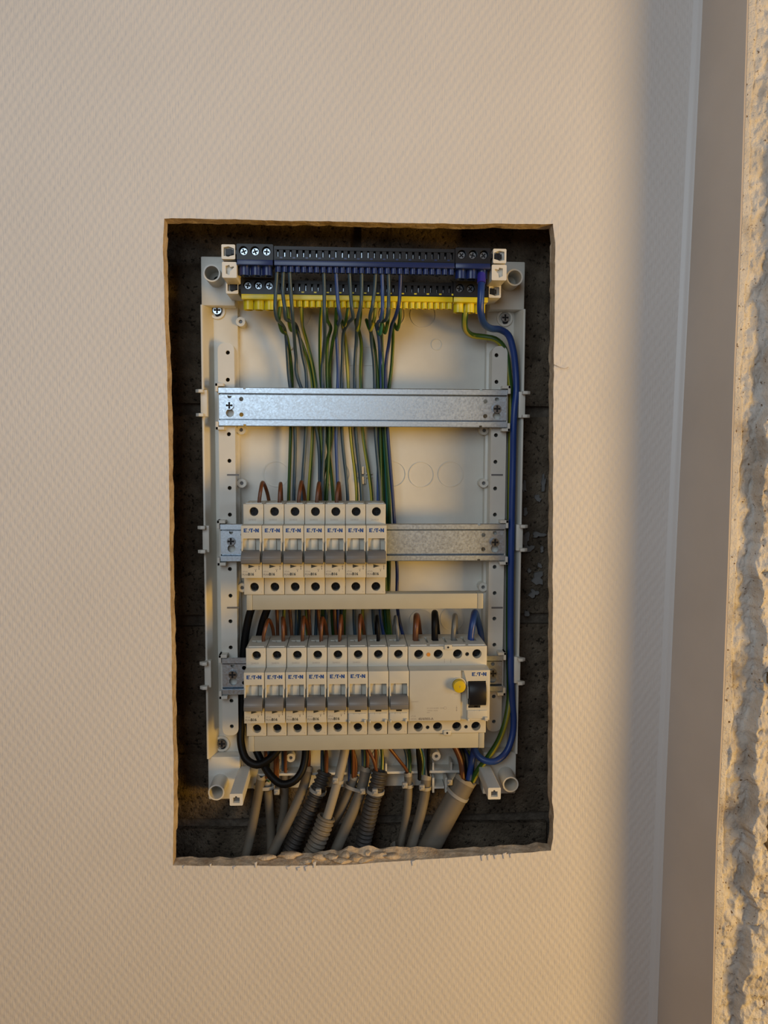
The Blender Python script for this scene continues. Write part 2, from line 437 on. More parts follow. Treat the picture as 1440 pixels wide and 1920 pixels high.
# ------------------------------------------------------------------ setting: block wall behind the board
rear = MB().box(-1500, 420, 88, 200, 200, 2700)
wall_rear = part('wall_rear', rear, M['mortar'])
tag(wall_rear, 'dark concrete block wall at the back of the cut-out', None, kind='structure')
zj = [at(680, y, 85).z for y in (770, 1535)]; course = (zj[0]-zj[1])/2
xj = at(668, 450, 85).x
def rough_block(w_, h_, seed):
    mb = MB(); nx_, nz_ = 10, 6; d = 6.0
    V = []
    for j in range(nz_+1):
        for i in range(nx_+1):
            x, z = -w_/2+w_*i/nx_, -h_/2+h_*j/nz_
            e = 1 if 0 < i < nx_ and 0 < j < nz_ else 0
            q = noise.noise(Vector((x*.03, z*.03, seed)))
            V.append((x+(0 if 0 < i < nx_ else q*1.6), -d+(1.6 if not e else 0)+q*1.1, z+(0 if 0 < j < nz_ else q*1.6)))
    W = nx_+1
    Fs = [(j*W+i, j*W+i+1, (j+1)*W+i+1, (j+1)*W+i) for j in range(nz_) for i in range(nx_)]
    b = len(V)
    per = [i for i in range(W)] + [j*W+nx_ for j in range(1, nz_+1)] + [nz_*W+i for i in range(nx_-1, -1, -1)] + [j*W for j in range(nz_-1, 0, -1)]
    V += [(V[i][0], 3.0, V[i][2]) for i in per]; m_ = len(per)
    Fs += [(per[k], b+k, b+(k+1) % m_, per[(k+1) % m_]) for k in range(m_)]
    return mb._add(V, Fs)
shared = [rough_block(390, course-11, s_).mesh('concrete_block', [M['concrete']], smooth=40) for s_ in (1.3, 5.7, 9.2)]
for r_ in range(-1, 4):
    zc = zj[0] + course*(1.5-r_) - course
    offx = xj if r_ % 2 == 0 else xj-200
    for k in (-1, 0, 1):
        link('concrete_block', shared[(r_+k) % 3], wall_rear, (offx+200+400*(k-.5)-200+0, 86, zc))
# white paint smears on the right of the recess
for i, (px, py, w_, h_) in enumerate([(983,912,5,9),(1019,905,3.5,15),(1007,935,6,7),(985,1008,8,12),(1008,1003,11,5),(990,1028,10,8),(1008,1083,11,12),(1000,1112,9,8),(988,1150,5,6),(1012,1060,4,5),(984,960,4,7),(992,1070,3,4),(1016,1030,3,6)]):
    p = at(px, py, 78.9)
    pts = []
    for k in range(14):
        a = 2*math.pi*k/14; q = 1+0.9*noise.noise(Vector((math.cos(a)*1.6, math.sin(a)*1.6, i*2.2)))
        pts.append((p.x+math.cos(a)*w_*.5*q, p.z+math.sin(a)*h_*.5*q))
    part('plaster_smear', MB().prism(pts, 'y', 77.6, 80.5), M['smear'], wall_rear, origin=p)

# ------------------------------------------------------------------ setting: stub wall on the right
YE = -65.0
def lerp_z(tab, z):
    tab = sorted(tab)
    if z <= tab[0][0]: return tab[0][1]
    for (z0, x0), (z1, x1) in zip(tab, tab[1:]):
        if z <= z1: return x0+(x1-x0)*(z-z0)/(z1-z0)
    return tab[-1][1]
corner_tab = [(at(px, py, 0).z, at(px, py, 0).x) for px, py in ((1312, 0), (1280, 640), (1262, 1000), (1240, 1500), (1225, 1919))]
edge_tab = [(at(px, py, YE).z, at(px, py, YE).x) for px, py in ((1400, 0), (1388, 400), (1375, 700), (1366, 1000), (1355, 1300), (1341, 1600), (1334, 1919))]
Xc = lambda z: lerp_z(corner_tab, z)
Xe = lambda z: lerp_z(edge_tab, z)
def loft(prof, zs):
    mb = MB(); n_ = len(prof(zs[0])); V = []
    for z in zs: V += [(x, y, z) for x, y in prof(z)]
    Fs = [(k*n_+i, k*n_+(i+1) % n_, (k+1)*n_+(i+1) % n_, (k+1)*n_+i) for k in range(len(zs)-1) for i in range(n_)]
    Fs += [tuple(range(n_)), tuple(range((len(zs)-1)*n_, len(zs)*n_))]
    return mb._add(V, Fs)
ZS = [200, 700] + list(range(940, 1920, 40)) + [2300, 2700]
side = loft(lambda z: [(Xc(z)+6, 3), (Xc(z), 0), (Xe(z)-.3, YE+3), (Xe(z)+.6+.3*noise.noise(Vector((0, 0, z*.05))), YE+.6), (Xe(z)+3, YE+.4), (Xe(z)+5, YE+1.5), (Xe(z)+9, YE+22), (Xe(z)+240, YE+22), (Xe(z)+240, 3)], ZS)
wall_right = part('wall_right', side, M['smooth_plaster'], smooth=35)
tag(wall_right, 'stub wall on the right with a smooth side and broken plaster end', None, kind='structure')
bead = loft(lambda z: [(Xc(z)-5.5, .2), (Xc(z)-5.2, -.1), (Xc(z)-2.6, -.7), (Xc(z)-.6, -2.4), (Xc(z)+.4, -5.0), (Xc(z)+1.6, -5.2), (Xc(z)+1.6, .2)], ZS)
part('sealant_bead', bead, M['wallpaper_plain'], wall_right, smooth=60)
# broken end: a rim of skim coat, a hollow where it has fallen away, prouder rough plaster further in
def sstep(a, b, x):
    t_ = min(1, max(0, (x-a)/(b-a))); return t_*t_*(3-2*t_)
def endh(s_, z):
    n1 = noise.noise(Vector((0, 3.3, z*.022))); n2 = noise.noise(Vector((1.7, 0.4, z*.085)))
    b1 = 5.5+3.2*n1+1.6*n2
    b2 = 23+11*noise.noise(Vector((5.2, 1.1, z*.013)))+5*noise.noise(Vector((2.2, 4.1, z*.055)))+1.5*noise.noise(Vector((2.2, 4.1, z*.2)))
    dep = 5.5*min(1, max(0.12, .62+1.3*noise.noise(Vector((9.1, 2.0, z*.018)))))
    m_ = noise.noise(Vector((s_*.075, 1.7, z*.05))); f_ = noise.noise(Vector((s_*.19, 6.1, z*.16))); g_ = noise.noise(Vector((s_*.5, 2.1, z*.45)))
    e1 = sstep(b1, b1+1.4, s_); e2 = sstep(b2, b2+3.5, s_)
    y = YE+.3 + e1*dep - e2*(dep+(2.0+5.5*(1-sstep(1540, 1720, z)))*(1+.5*noise.noise(Vector((s_*.03, 7.7, z*.02))))) + e1*(3.6*m_+2.2*f_+.8*g_) + .25*g_*sstep(0, 2, s_)
    if e2 > .4 and noise.noise(Vector((s_*.13, 11.0, z*.11))) > 0.50: y += 4.5
    return y
SX = [0.75*i for i in range(0, 90)] + [68+5*i for i in range(0, 33)]
Z = [400+8*j for j in range(0, 62)] + [900+1.3*j for j in range(0, 780)] + [1918+8*j for j in range(0, 60)]
NX, NZ = len(SX), len(Z)
V = [(Xe(z)+2.0+s_, endh(s_, z), z) for z in Z for s_ in SX]
Fs = [(j*NX+i, j*NX+i+1, (j+1)*NX+i+1, (j+1)*NX+i) for j in range(NZ-1) for i in range(NX-1)]
part('broken_plaster', MB()._add(V, Fs), M['broken_plaster'], wall_right, smooth=80, fixn=False)
for i, (px, py, w_, h_) in enumerate([(1446, 1530, 26, 62), (1446, 1268, 14, 16)]):
    p = at(px, py, YE-6)
    part('brick', chunk((p.x+w_*.30, YE-5, p.z), w_*.62, 13, h_*.62, 3.3+i*2), M['brick'], wall_right, smooth=60, origin=p)

# ------------------------------------------------------------------ shared small meshes
def screw_mesh(r, name, mt, d=1.6, cross=0.40, n=24):
    """pan-head screw facing -y, its cross recess cut between four sectors"""
    mb = MB(); mb.cur = 1; mb.cyl((0, 0), r*.97, 'y', 0.0, d, n, r*.97); mb.cur = 0  # recess floor coloured black, painted shade that makes the cross stand out
    mb.ring((0, 0), r*.98, r*.80, 'y', -0.36*r*.4, 0.05, n)
    for q in range(4):
        a0 = q*math.pi/2
        g = cross*r*.5
        pts = [(g, g)] + [(max(g, r*.82*math.cos(t_)), max(g, r*.82*math.sin(t_))) for t_ in [math.radians(18+54*k/5) for k in range(6)]]
        rot = [(x*math.cos(a0)-z*math.sin(a0), x*math.sin(a0)+z*math.cos(a0)) for x, z in pts]
        mb.prism(rot, 'y', -0.45*r*.4, 0.05)
    return mb.mesh(name, [mt, M['hole']], smooth=35)
SCREW_W = screw_mesh(3.6, 'screw', M['screw_dark'])
SCREW_T = screw_mesh(2.9, 'screw', M['screw'])
SCREW_R = screw_mesh(4.0, 'screw', M['screw_dark'])
SCREW_P = screw_mesh(3.9, 'screw', M['screw'])

# brand lettering, drawn as flat ink
def logo_mesh(w_):
    s = w_/27.0; mb = MB(); H = 7.2
    def pg(pts): mb.prism([(x*s, z*s) for x, z in pts], 'y', -0.04, 0.02)
    pg([(0, 0), (5.4, 0), (5.8, 1.7), (2.6, 1.7), (2.6, 2.8), (5.0, 2.8), (5.4, 4.4), (2.6, 4.4), (2.6, 5.5), (6.2, 5.5), (6.6, H), (0, H)])      # E
    pg([(9.0, 4.6), (11.2, 1.5), (11.2, H), (10.4, H)]); pg([(7.0, 0), (9.6, 0), (8.6, 1.6), (7.3, 1.6)])                                   # A
    pg([(11.6, 5.5), (17.0, 5.5), (17.0, H), (11.6, H)]); pg([(13.0, 0), (15.4, 0), (15.4, 5.5), (13.0, 5.5)])                               # T
    pg(circ(18.7, 3.5, 1.5, 10))                                                                                                            # O
    pg([(20.6, 0), (22.9, 0), (22.9, 3.2), (25.0, 0), (27.4, 0), (27.4, H), (25.0, H), (25.0, 4.0), (22.9, H), (20.6, H)])                   # N
    return mb.mesh('brand_lettering', [M['ink_blue']])
LOGO = logo_mesh(12.6)

# ------------------------------------------------------------------ enclosure tray
ZT, ZB, XL, XR = 1676.0, 1166.0, -130.0, 168.0
tray = thing('enclosure_tray', ((XL+XR)/2, 81, ZB), 'white plastic back tray of the fuse box screwed to the block wall', 'fuse box')
notch = (-96.0, 132.0, 1646.0)
base_out = [(XL, ZB), (XR, ZB), (XR, ZT), (notch[1], ZT), (notch[1], notch[2]), (notch[0], notch[2]), (notch[0], ZT), (XL, ZT)]
part('base_plate', MB().plate(base_out, [], 78, 80.5), M['tray'], tray)
for sgn, xw_, xi in ((1, XL, XL+9), (-1, XR, XR-7)):
    mb = MB().prism([(xw_, 50), (xw_+sgn*1.8, 50), (xw_+sgn*2.6, 53), (xi, 70), (xi, 79), (xw_, 79)], 'z', ZB+42, ZT-44)
    part('side_rim', mb, M['tray'], tray, bev=0.4, smooth=40)
# column floors beside the base
for x0_, x1_ in ((XL+1, -99.0), (135.5, XR-1)):
    part('side_column', MB().box(x0_, x1_, 69, 79, ZB+40, ZT-42), M['tray'], tray, bev=0.8, smooth=40)
# corner blocks with screw tubes
tubes = [((397, 512), (XL, -99.5, 1632, ZT)), ((965, 520), (135.5, XR, 1632, ZT)), ((405.5, 1486), (XL, -99.5, ZB, 1208)), ((957.5, 1471), (135.5, XR, ZB, 1208))]
for (px, py), (x0_, x1_, z0_, z1_) in tubes:
    blk = part('corner_block', MB().box(x0_, x1_, 55, 80, z0_, z1_), M['tray'], tray, bev=1.2, smooth=40)
    c_ = at(px, py, 31)
    part('screw_tube', MB().ring((c_.x, c_.z), 7.5, 6.2, 'y', 31, 56, 32), M['tray'], blk, smooth=40, origin=c_)
    kx = c_.x + (1.2 if px < 700 else -1.8)
    part('fixing_hole', MB().prism(circ(kx, c_.z-1.2, 3.5, 18), 'y', 54.2, 55.2), M['hole'], blk)
    part('fixing_slot', MB().box(kx-5.4, kx+2, 54.2, 55.1, c_.z-1.6, c_.z-0.8), M['hole'], blk)
# slotted ribs that carry the rails
hl = [(427,661),(427,712),(429,814),(430,864),(430.5,915),(431,965),(431,1067),(432,1117),(432,1165),(432.5,1214),(434,1314),(434.5,1362)]
hr = [(931,666),(931,716),(930,816),(929,866),(928.5,916),(928,965),(927.5,1063),(927.5,1112),(927,1160),(927,1209),(926,1306),(926,1353)]
for x0_, x1_, hs in ((-115.5, -100.5, hl), (138.0, 152.5, hr)):
    zt, zb = at(420, 643, 53.5).z, at(420, 1379, 53.5).z
    holes = [circ(at(px, py, 53.5).x, at(px, py, 53.5).z, 1.9, 14) for px, py in hs]
    rb = part('slotted_rib', MB().plate(rrect(x0_, x1_, zb, zt, 6), holes, 53.5, 55.5), M['tray'], tray, smooth=40)
    part('rib_web', MB().plate(rrect(x0_+.05, x1_-.05, zb+.05, zt-.05, 6), [rrect(x0_+1.6, x1_-1.6, zb+1.6, zt-1.6, 4.5)], 55.4, 79), M['tray'], rb, smooth=40)
    for py in (890, 1139):
        p = at(437 if x0_ < 0 else 932, py, 53.5); s_ = 1 if x0_ < 0 else -1
        part('notch', MB().box(p.x-5.5, p.x+5.5, 53.2, 54.2, p.z-1.0, p.z+0.6), M['toggle'], rb)
# recessed screws in the columns
for px, py in ((407, 583), (946, 597), (416, 1394)):
    c_ = at(px, py, 68)
    col_ = part('screw_seat', MB().ring((c_.x, c_.z), 7.6, 5.6, 'y', 66.6, 70, 28), M['tray'], tray, smooth=40, origin=c_)
    link('screw', SCREW_P, col_, (0.3, -1.6, 0.4))
    part('slot', MB().prism(circ(c_.x+0.8, c_.z-3.0, 2.6, 14), 'y', 67.9, 69.1), M['hole'], col_)
# small ring bosses
for px, py, yb in ((451,603,65),(452,806,65),(453,906,65),(454,1102,65),(908,807,65),(907,906,65),(906,1101,65),(545,1421,60),(818,1418,62),(545,652,75)):
    c_ = at(px, py, yb)
    if py == 652: part('moulded_pip', MB().cyl((c_.x, c_.z), 1.6, 'y', 75, 79, 12), M['tray'], tray, smooth=40, origin=c_); continue
    part('ring_boss', MB().ring((c_.x, c_.z), 4.3, 1.8, 'y', yb, 79, 22), M['tray'], tray, smooth=40, origin=c_)
    part('boss_hole', MB().cyl((c_.x, c_.z), 1.9, 'y', yb+2.0, 79, 14), M['toggle'], tray, origin=c_)
# knock-out rings, faintly proud
for px, py, r_ in ((518,889,12.4),(632,889,12.4),(737,889,12.4),(790,890,12.4),(845,889,12.4),(560,588,12.4),(735,590,12.4),(793,590,12.4),(819,646,5.4),(848,1160,12),(790,1165,12),(720,1420,12)):
    c_ = at(px, py, 78)
    part('knock_out', MB().ring((c_.x, c_.z), r_, r_-0.6, 'y', 77.4, 78.5, 48), M['tray'], tray, smooth=40, origin=c_)
# moulded clip in the middle and rectangular outline above it
c_ = at(683, 891, 72)
clip = part('cable_clip', MB().box(c_.x-2.4, c_.x-0.6, 71, 79, c_.z+1.2, c_.z+8.5).box(c_.x-2.4, c_.x-0.6, 71, 79, c_.z-8.5, c_.z-1.2).box(c_.x-7, c_.x+8, 75, 79, c_.z+1.0, c_.z+1.9).box(c_.x-7, c_.x+8, 75, 79, c_.z-2.4, c_.z-1.5).box(c_.x-0.6, c_.x+1.8, 75.5, 79, c_.z-8.5, c_.z+8.5), M['tray'], tray, bev=0.2)
for py in (650, 684):
    a_, b_ = at(643, py, 77.5), at(716, py, 77.5)
    part('moulded_line', MB().box(a_.x, b_.x, 77.3, 78.5, a_.z-.5, a_.z+.5), M['tray'], tray)
# side hooks for the lid
for py0, py1 in ((731, 781), (986, 1036), (1240, 1290)):
    for sgn in (-1, 1):
        zt_, zb_ = at(380, py0, 46).z, at(380, py1, 46).z
        if sgn > 0: zt_ += .8; zb_ += .8
        xo = XL if sgn < 0 else XR
        mb = MB().box(min(xo+sgn*.5, xo-sgn*5.5), max(xo+sgn*.5, xo-sgn*5.5), 47, 54, zb_, zt_)
        for zc in (zt_-1.3, zb_+1.3):
            mb.prism([(xo-sgn*3, 40.5), (xo+sgn*1.0, 40.5), (xo+sgn*4.2, 43.0), (xo+sgn*4.2, 45.0), (xo+sgn*1.2, 47.5), (xo-sgn*3, 47.5)], 'z', zc-1.5, zc+1.5)
        part('lid_hook', mb, M['tray'], tray, bev=0.35, smooth=40, origin=(xo, 50, zb_))
# rail end brackets
RZ = [1540.0, 1415.2, 1289.3]; RX0, RX1 = -114.0, 151.2
for zc in RZ:
    for sgn, xe in ((-1, RX0), (1, RX1)):
        mb = MB()
        for s2 in (-1, 1):
            z1_ = zc+s2*21; z0_ = zc+s2*13.5
            mb.box(min(xe+sgn*.3, xe+sgn*2.6), max(xe+sgn*.3, xe+sgn*2.6), 43.0, 60, min(z0_, z1_), max(z0_, z1_))
            mb.box(min(xe-sgn*5, xe+sgn*2.6), max(xe-sgn*5, xe+sgn*2.6), 43.0, 60, min(zc+s2*18.2, z1_), max(zc+s2*18.2, z1_))
        mb.box(min(xe+sgn*.3, xe+sgn*1.6), max(xe+sgn*.3, xe+sgn*1.6), 50, 60, zc-14, zc+14)
        part('rail_bracket', mb, M['tray'], tray, bev=0.3, origin=(xe, 60, zc))
# square posts
def post(name, c_, w_, h_, y0_, y1_, slot, parent):
    mb = MB().plate(rrect(c_.x-w_/2, c_.x+w_/2, c_.z-h_/2, c_.z+h_/2, 0.9, 3), [slot], y0_, y0_+4).plate(rrect(c_.x-w_/2+.05, c_.x+w_/2-.05, c_.z-h_/2+.05, c_.z+h_/2-.05, 0.9, 3), [rrect(c_.x-w_/2+1.5, c_.x+w_/2-1.5, c_.z-h_/2+1.5, c_.z+h_/2-1.5, .6, 3)], y0_+3.9, y1_)
    o = part(name, mb, M['post'], parent, smooth=40, origin=(c_.x, y1_, c_.z))
    part('post_core', MB().box(c_.x-w_/2+1.4, c_.x+w_/2-1.4, y0_+4.2, y0_+12, c_.z-h_/2+1.4, c_.z+h_/2-1.4), M['toggle'] if name != 'terminal_post' else M['post'], o)
    return o
for px, py in ((443, 1499.5), (927, 1488)):
    c_ = at(px, py, 0); s = 1 if px < 700 else -1
    post('lower_post', c_, 11.6, 10.8, 0, 60, [(c_.x-3.0, c_.z-3.0), (c_.x+3.0, c_.z-3.0), (c_.x+3.0, c_.z+2.0), (c_.x+1.0, c_.z+2.0), (c_.x+.4, c_.z+3.2), (c_.x-.8, c_.z+3.2), (c_.x-1.2, c_.z+2.0), (c_.x-3.0, c_.z+2.0)], tray)
for sgn, ps in ((1, ((428, 472, 0, 11.4, 12), (430, 506, 0, 12.2, 13.0), (435, 538, 25, 10.6, 11.4))), (-1, ((937, 480, 0, 11.4, 12), (936, 511, 0, 12.8, 13.0), (928, 546, 25, 10.8, 11.4)))):
    for k, (px, py, y0_, w_, h_) in enumerate(ps):
        c_ = at(px, py, y0_)
        if k == 1: sl = [(c_.x-sgn*3, c_.z-3), (c_.x+sgn*0, c_.z-4.4), (c_.x+sgn*0.8, c_.z-1), (c_.x+sgn*4, c_.z+2.2), (c_.x+sgn*3.4, c_.z+3.0), (c_.x+sgn*0.6, c_.z+2.4), (c_.x, c_.z+4.2), (c_.x-sgn*3.2, c_.z+3.4)]
        else: sl = [(c_.x-sgn*4, c_.z-3.4), (c_.x+sgn*0, c_.z-4.2), (c_.x+sgn*1.6, c_.z-3.4), (c_.x+sgn*4.9, c_.z-2.6), (c_.x+sgn*4.9, c_.z+2.6), (c_.x+sgn*1.6, c_.z+4.0), (c_.x, c_.z+4.4), (c_.x-sgn*4, c_.z+3.6)]
        post('terminal_post', c_, w_, h_, y0_, 58, sl, tray)
# cable bar along the bottom of the tray
a_, b_ = at(560, 1452, 62), at(874, 1450, 62)
mb = MB().box(a_.x-40, b_.x, 62, 66, a_.z-1.2, a_.z+1.2).box(a_.x-40, b_.x, 66, 79, a_.z-1.0, a_.z+1.0)
bar = part('cable_bar', mb, M['tray'], tray, bev=0.3)
for px in (522, 640, 724, 770, 812, 846):
    p = at(px, 1440, 64)
    part('bar_fin', MB().box(p.x-.8, p.x+.8, 63, 79, a_.z, a_.z+9), M['tray'], bar)
for px in (812, 836):
    p = at(px, 1468, 62); part('bar_tab', MB().box(p.x-1.0, p.x+1.0, 60, 79, p.z-9, p.z+6), M['tray'], bar)
p = at(823, 1475, 62); part('bar_tab', MB().box(p.x-5, p.x+5, 60, 79, p.z-1, p.z+1), M['tray'], bar)

# ------------------------------------------------------------------ rails
RAILN = ['top', 'middle', 'bottom']
rail_lab = ['bare galvanised metal rail, topmost of the three, carrying nothing', 'galvanised metal rail behind the upper row of seven breakers', 'galvanised metal rail behind the lower row of breakers and the residual current switch']
for i, zc in enumerate(RZ):
    rl = thing('din_rail', ((RX0+RX1)/2, 53, zc), rail_lab[i], 'rail', 'mounting rails in the fuse box')
    def q(px, dz): return (at(px, 764, 48.0).x, zc+dz)
    hs = [circ(*q(431, -5.6), 3.7, 20), circ(*q(430.5, 9.6), 1.9, 14), circ(*q(452.5, 7.2), 2.0, 14), circ(*q(452.5, -7.0), 2.0, 14),
          circ(*q(910, 6.6), 2.0, 14), circ(*q(910, -6.9), 2.0, 14), circ(*q(931.5, 8.6), 1.9, 14), circ(*q(931.5, -6.4), 3.6, 20)]
    mb = MB().plate(rect(RX0, RX1, zc-10.9, zc+10.9), hs, 48.0, 49.0).box(RX0, RX1, 53.4, 54.2, zc+10.0, zc+13.5).box(RX0, RX1, 53.4, 54.2, zc-13.5, zc-10.0).box(RX0, RX1, 48.9, 54, zc+10.0, zc+10.8).box(RX0, RX1, 48.9, 54, zc-10.8, zc-10.0)
    for s2 in (-1, 1):
        z_ = [zc+s2*12.4, zc+s2*13.5]; mb.box(RX0, RX1, 45.2, 54.1, min(z_), max(z_))
        f_ = [(zc+s2*12.5, 46.2), (zc+s2*12.5, 45.0), (zc+s2*17.0, 45.0), (zc+s2*17.6, 45.6), (zc+s2*17.6, 47.2), (zc+s2*17.0, 47.2), (zc+s2*16.6, 46.2)]
        xs = [RX0, at(456, 764, 45).x, at(461, 764, 45).x, at(899, 764, 45).x, at(904, 764, 45).x, RX1]
        for k in (0, 2, 4): mb.prism([(b2, a2) for a2, b2 in f_], 'x', xs[k], xs[k+1])
        for k in (1, 3): mb.box(xs[k], xs[k+1], 45.0, 46.2, min(zc+s2*12.5, zc+s2*15.8), max(zc+s2*12.5, zc+s2*15.8))
    part('rail_profile', mb, M['zinc'], rl, smooth=25)
    for px, dz in ((430.5, 1.2), (931.5, -0.2)):
        x_, z_ = q(px, dz); link('screw', SCREW_P, rl, (x_-(RX0+RX1)/2, 48.0-53-1.4, z_-zc))

# ------------------------------------------------------------------ circuit breakers
def ord_(k): return ['first', 'second', 'third', 'fourth', 'fifth', 'sixth', 'seventh', 'eighth', 'ninth', 'tenth', 'eleventh', 'twelfth'][k]
PROF = [(2, -39.6), (-44, -39.6), (-44, -22.4), (-60, -22.4), (-60, 22.4), (-44, 22.4), (-44, 39.6), (2, 39.6), (2, 18.6), (-0.4, 18.6), (-0.4, -18.6), (2, -18.6)]
W2 = 8.64
mb = MB().prism(PROF, 'x', -W2, W2)
cut = MB().cyl((0.5, 33.0), 3.9, 'y', -50, -36, 28).cyl((0.3, -33.0), 3.9, 'y', -50, -36, 28)
cut.box(-7.0, 7.0, -66, -55.0, -3, 11.4)
cut.prism([(-2.6, -24), (2.6, -24), (2.6, -21), (4.6, -21), (4.6, -18), (2.6, -18), (2.6, -16), (-2.6, -16), (-2.6, -17.5), (-6.4, -17.5), (-6.4, -20.5), (-2.6, -20.5)], 'z', 31, 45)
BODY = carve(mb, [cut], [M['breaker']], 0.35, 'housing')
TOG = MB().prism([(-57, 1.4), (-62.5, 1.2), (-66.0, -0.6), (-68.2, -3.4), (-68.4, -4.2), (-69.0, -4.6), (-68.6, -8.6), (-66.5, -9.6), (-57, -9.4)], 'x', -7.9, 7.9).mesh('toggle', [M['toggle']], 0.35, 35)
DRUM = MB().prism([(-54, 11.2), (-56.0, 10.6), (-57.0, 6.5), (-57.0, 0), (-54, 0)], 'x', -2.7, 3.0).mesh('toggle_drum', [M['breaker']], 0.25, 35)
ARROW = MB().prism([(-2.6, -13.9), (2.8, -12.4), (-2.6, -10.9)], 'y', -60.06, -59.9).mesh('status_arrow', [M['ink_dark']])
WINB = MB().box(-2.4, 2.6, -60.08, -59.9, -13.2, -11.4).mesh('status_window', [M['hole']])
HOLD = MB().box(-7.8, 7.6, -60.7, -59.9, -21.4, -14.6).box(-7.8, -6.4, -62.2, -60, -22.6, -20.4).box(5.4, 7.2, -62.4, -60, -22.8, -19.6).box(-3.4, -2.6, -60.9, -60, -15.6, -14.6).box(1.2, 2.0, -60.9, -60, -15.6, -14.6).mesh('label_holder', [M['breaker']], 0.2, 35)
STRIP = MB().box(-6.8, 7.0, -40.5, -38.4, 39.5, 40.3).mesh('marker_strip', [M['post']], 0.2, 35)
CHEEK = MB().prism([(-59.5, 9.5), (-61.6, 7.0), (-62.6, 1.5), (-62.4, -1.2), (-59.5, -1.4)], 'x', -0.55, 0.55).mesh('window_cheek', [M['breaker']], 0.2, 35)
T_B16 = text_mesh('B16', 3.2, M['ink_dark'], 0.12); T_PL = text_mesh('PLN6', 2.3, M['ink_grey'], 0.02); T_XP = text_mesh('xPole', 1.9, M['ink_pale'], 0.02)
T_NR = text_mesh('264850', 2.3, M['ink_pale'], 0.0); T_SY = text_mesh('230V~', 1.5, M['ink_pale']); T_1 = text_mesh('1', 1.8, M['ink_pale']); T_2 = text_mesh('2', 1.8, M['ink_pale'])
SYM = MB().box(6.2, 6.5, -60.05, -59.9, -15.6, -11.0).box(5.8, 6.9, -60.05, -59.9, -13.0, -12.5).box(5.9, 6.8, -60.05, -59.9, -14.8, -14.3).box(2.4, 4.6, -60.05, -59.9, -15.2, -14.9).box(3.2, 3.8, -60.05, -59.9, -17.0, -15.6).mesh('circuit_symbol', [M['ink_grey']])
HOLE_B = MB().box(-6.2, 4.4, -24, -16, 30.5, 31.2).mesh('terminal_floor', [M['hole']])

def breaker(x, z, label, group, brand=True, b16=True):
    r_ = thing('circuit_breaker', (x, 45, z), label, 'circuit breaker', group)
    link('housing', BODY, r_); link('toggle', TOG, r_); link('toggle_drum', DRUM, r_); link('marker_strip', STRIP, r_); link('terminal_floor', HOLE_B, r_)
    for s2 in (-1, 1): link('window_cheek', CHEEK, r_, (s2*7.55, 0, 0))
    link('screw', SCREW_W, r_, (0.5, -38.4, 33.0)); link('screw', SCREW_W, r_, (0.3, -38.4, -33.0))
    for s_ in list(r_.children):
        if s_.name.startswith('screw'): s_.rotation_euler = (0, hsh(x, z, s_.location.z)*1.5, 0)
    if brand:
        link('brand_lettering', LOGO, r_, (-6.3, -60.02, 16.6)); link('number_lettering', T_NR, r_, (-4.4, -44.03, 25.2))
    link('terminal_lettering', T_1, r_, (6.4, -44.03, 35.2)); link('terminal_lettering', T_2, r_, (6.2, -44.03, -38.0))
    if b16:
        link('status_arrow', ARROW, r_); link('rating_lettering', T_B16, r_, (-3.0, -60.03, -20.2)); link('type_lettering', T_PL, r_, (-7.9, -60.03, -20.2))
        link('series_lettering', T_XP, r_, (-7.6, -60.03, -17.4)); link('circuit_symbol', SYM, r_)
    else:
        link('status_window', WINB, r_); link('label_holder', HOLD, r_)
    return r_
XU = -87.2; PU = 17.68
for k in range(7):
    breaker(XU+PU*(k+.5), 1414.6, f'cream circuit breaker marked B16, {ord_(k)} from the left in the upper row', 'breakers of the upper row')
XLOW = -86.2; PL_ = 17.85
for k in range(8):
    if k < 5: lab = f'cream circuit breaker marked B16, {ord_(k)} from the left in the lower row'
    else: lab = ['blue-lettered breaker with empty label holder, beside the last B16 of the lower row', 'unlettered breaker with the black wire entering its top, lower row', 'unlettered breaker with the thin grey wire, touching the wide residual current switch'][k-5]
    breaker(XLOW+PL_*(k+.5), 1287.9, lab, 'breakers of the lower row', k < 6, k < 5)

# ------------------------------------------------------------------ residual current switch (four modules)
RCX = XLOW+PL_*8+35.5; RZc = 1287.9
rcd = thing('residual_current_switch', (RCX, 45, RZc), 'wide cream residual current switch with yellow test button and black toggle', 'switch')
WR = 35.2
mb = MB().prism(PROF, 'x', -WR, WR)
cut = MB()
wx = (-25.8, -8.4, 8.9, 26.2)
for x in wx: cut.cyl((x, 32.6), 4.15, 'y', -50, -34, 28).cyl((x, -33.6), 4.15, 'y', -50, -34, 28)
for x in (-17.2, 17.4): cut.cyl((x, 32.4), 1.8, 'y', -50, -40, 18).cyl((x-.2, -34.0), 1.7, 'y', -50, -40, 18)
cut.prism([(9.6, -30), (15.0, -30), (15.0, 9.0), (14.2, 14.0), (12.0, 22.0), (9.6, 22.3)], 'y', -66, -57.2)
cut.box(16.0, 31.6, -66, -52, -8.4, 12.8)
for x in wx: cut.box(x-3.0, x+3.0, -24, -16, 30, 45)
for x in (-16.6, 0.2, 17.4): cut.box(x-1.0, x+1.0, -30, -10, 37, 45)
RB = carve(mb, [cut], [M['breaker']], 0.35, 'housing')
link('housing', RB, rcd)
link('toggle', MB().prism([(-53, 12.4), (-61.5, 12.2), (-64.5, 9.0), (-66.0, 4.0), (-66.2, -2.0), (-65.0, -7.0), (-63.5, -7.8), (-53, -7.8)], 'x', 16.4, 31.3).mesh('toggle', [M['black']], 0.5, 35), rcd)
link('test_button', MB().cyl((0, 0), 5.3, 'y', -6.2, 2.5, 36, 5.5).mesh('test_button', [M['button']], 0.5, 35), rcd, (7.6, -60, 9.6))
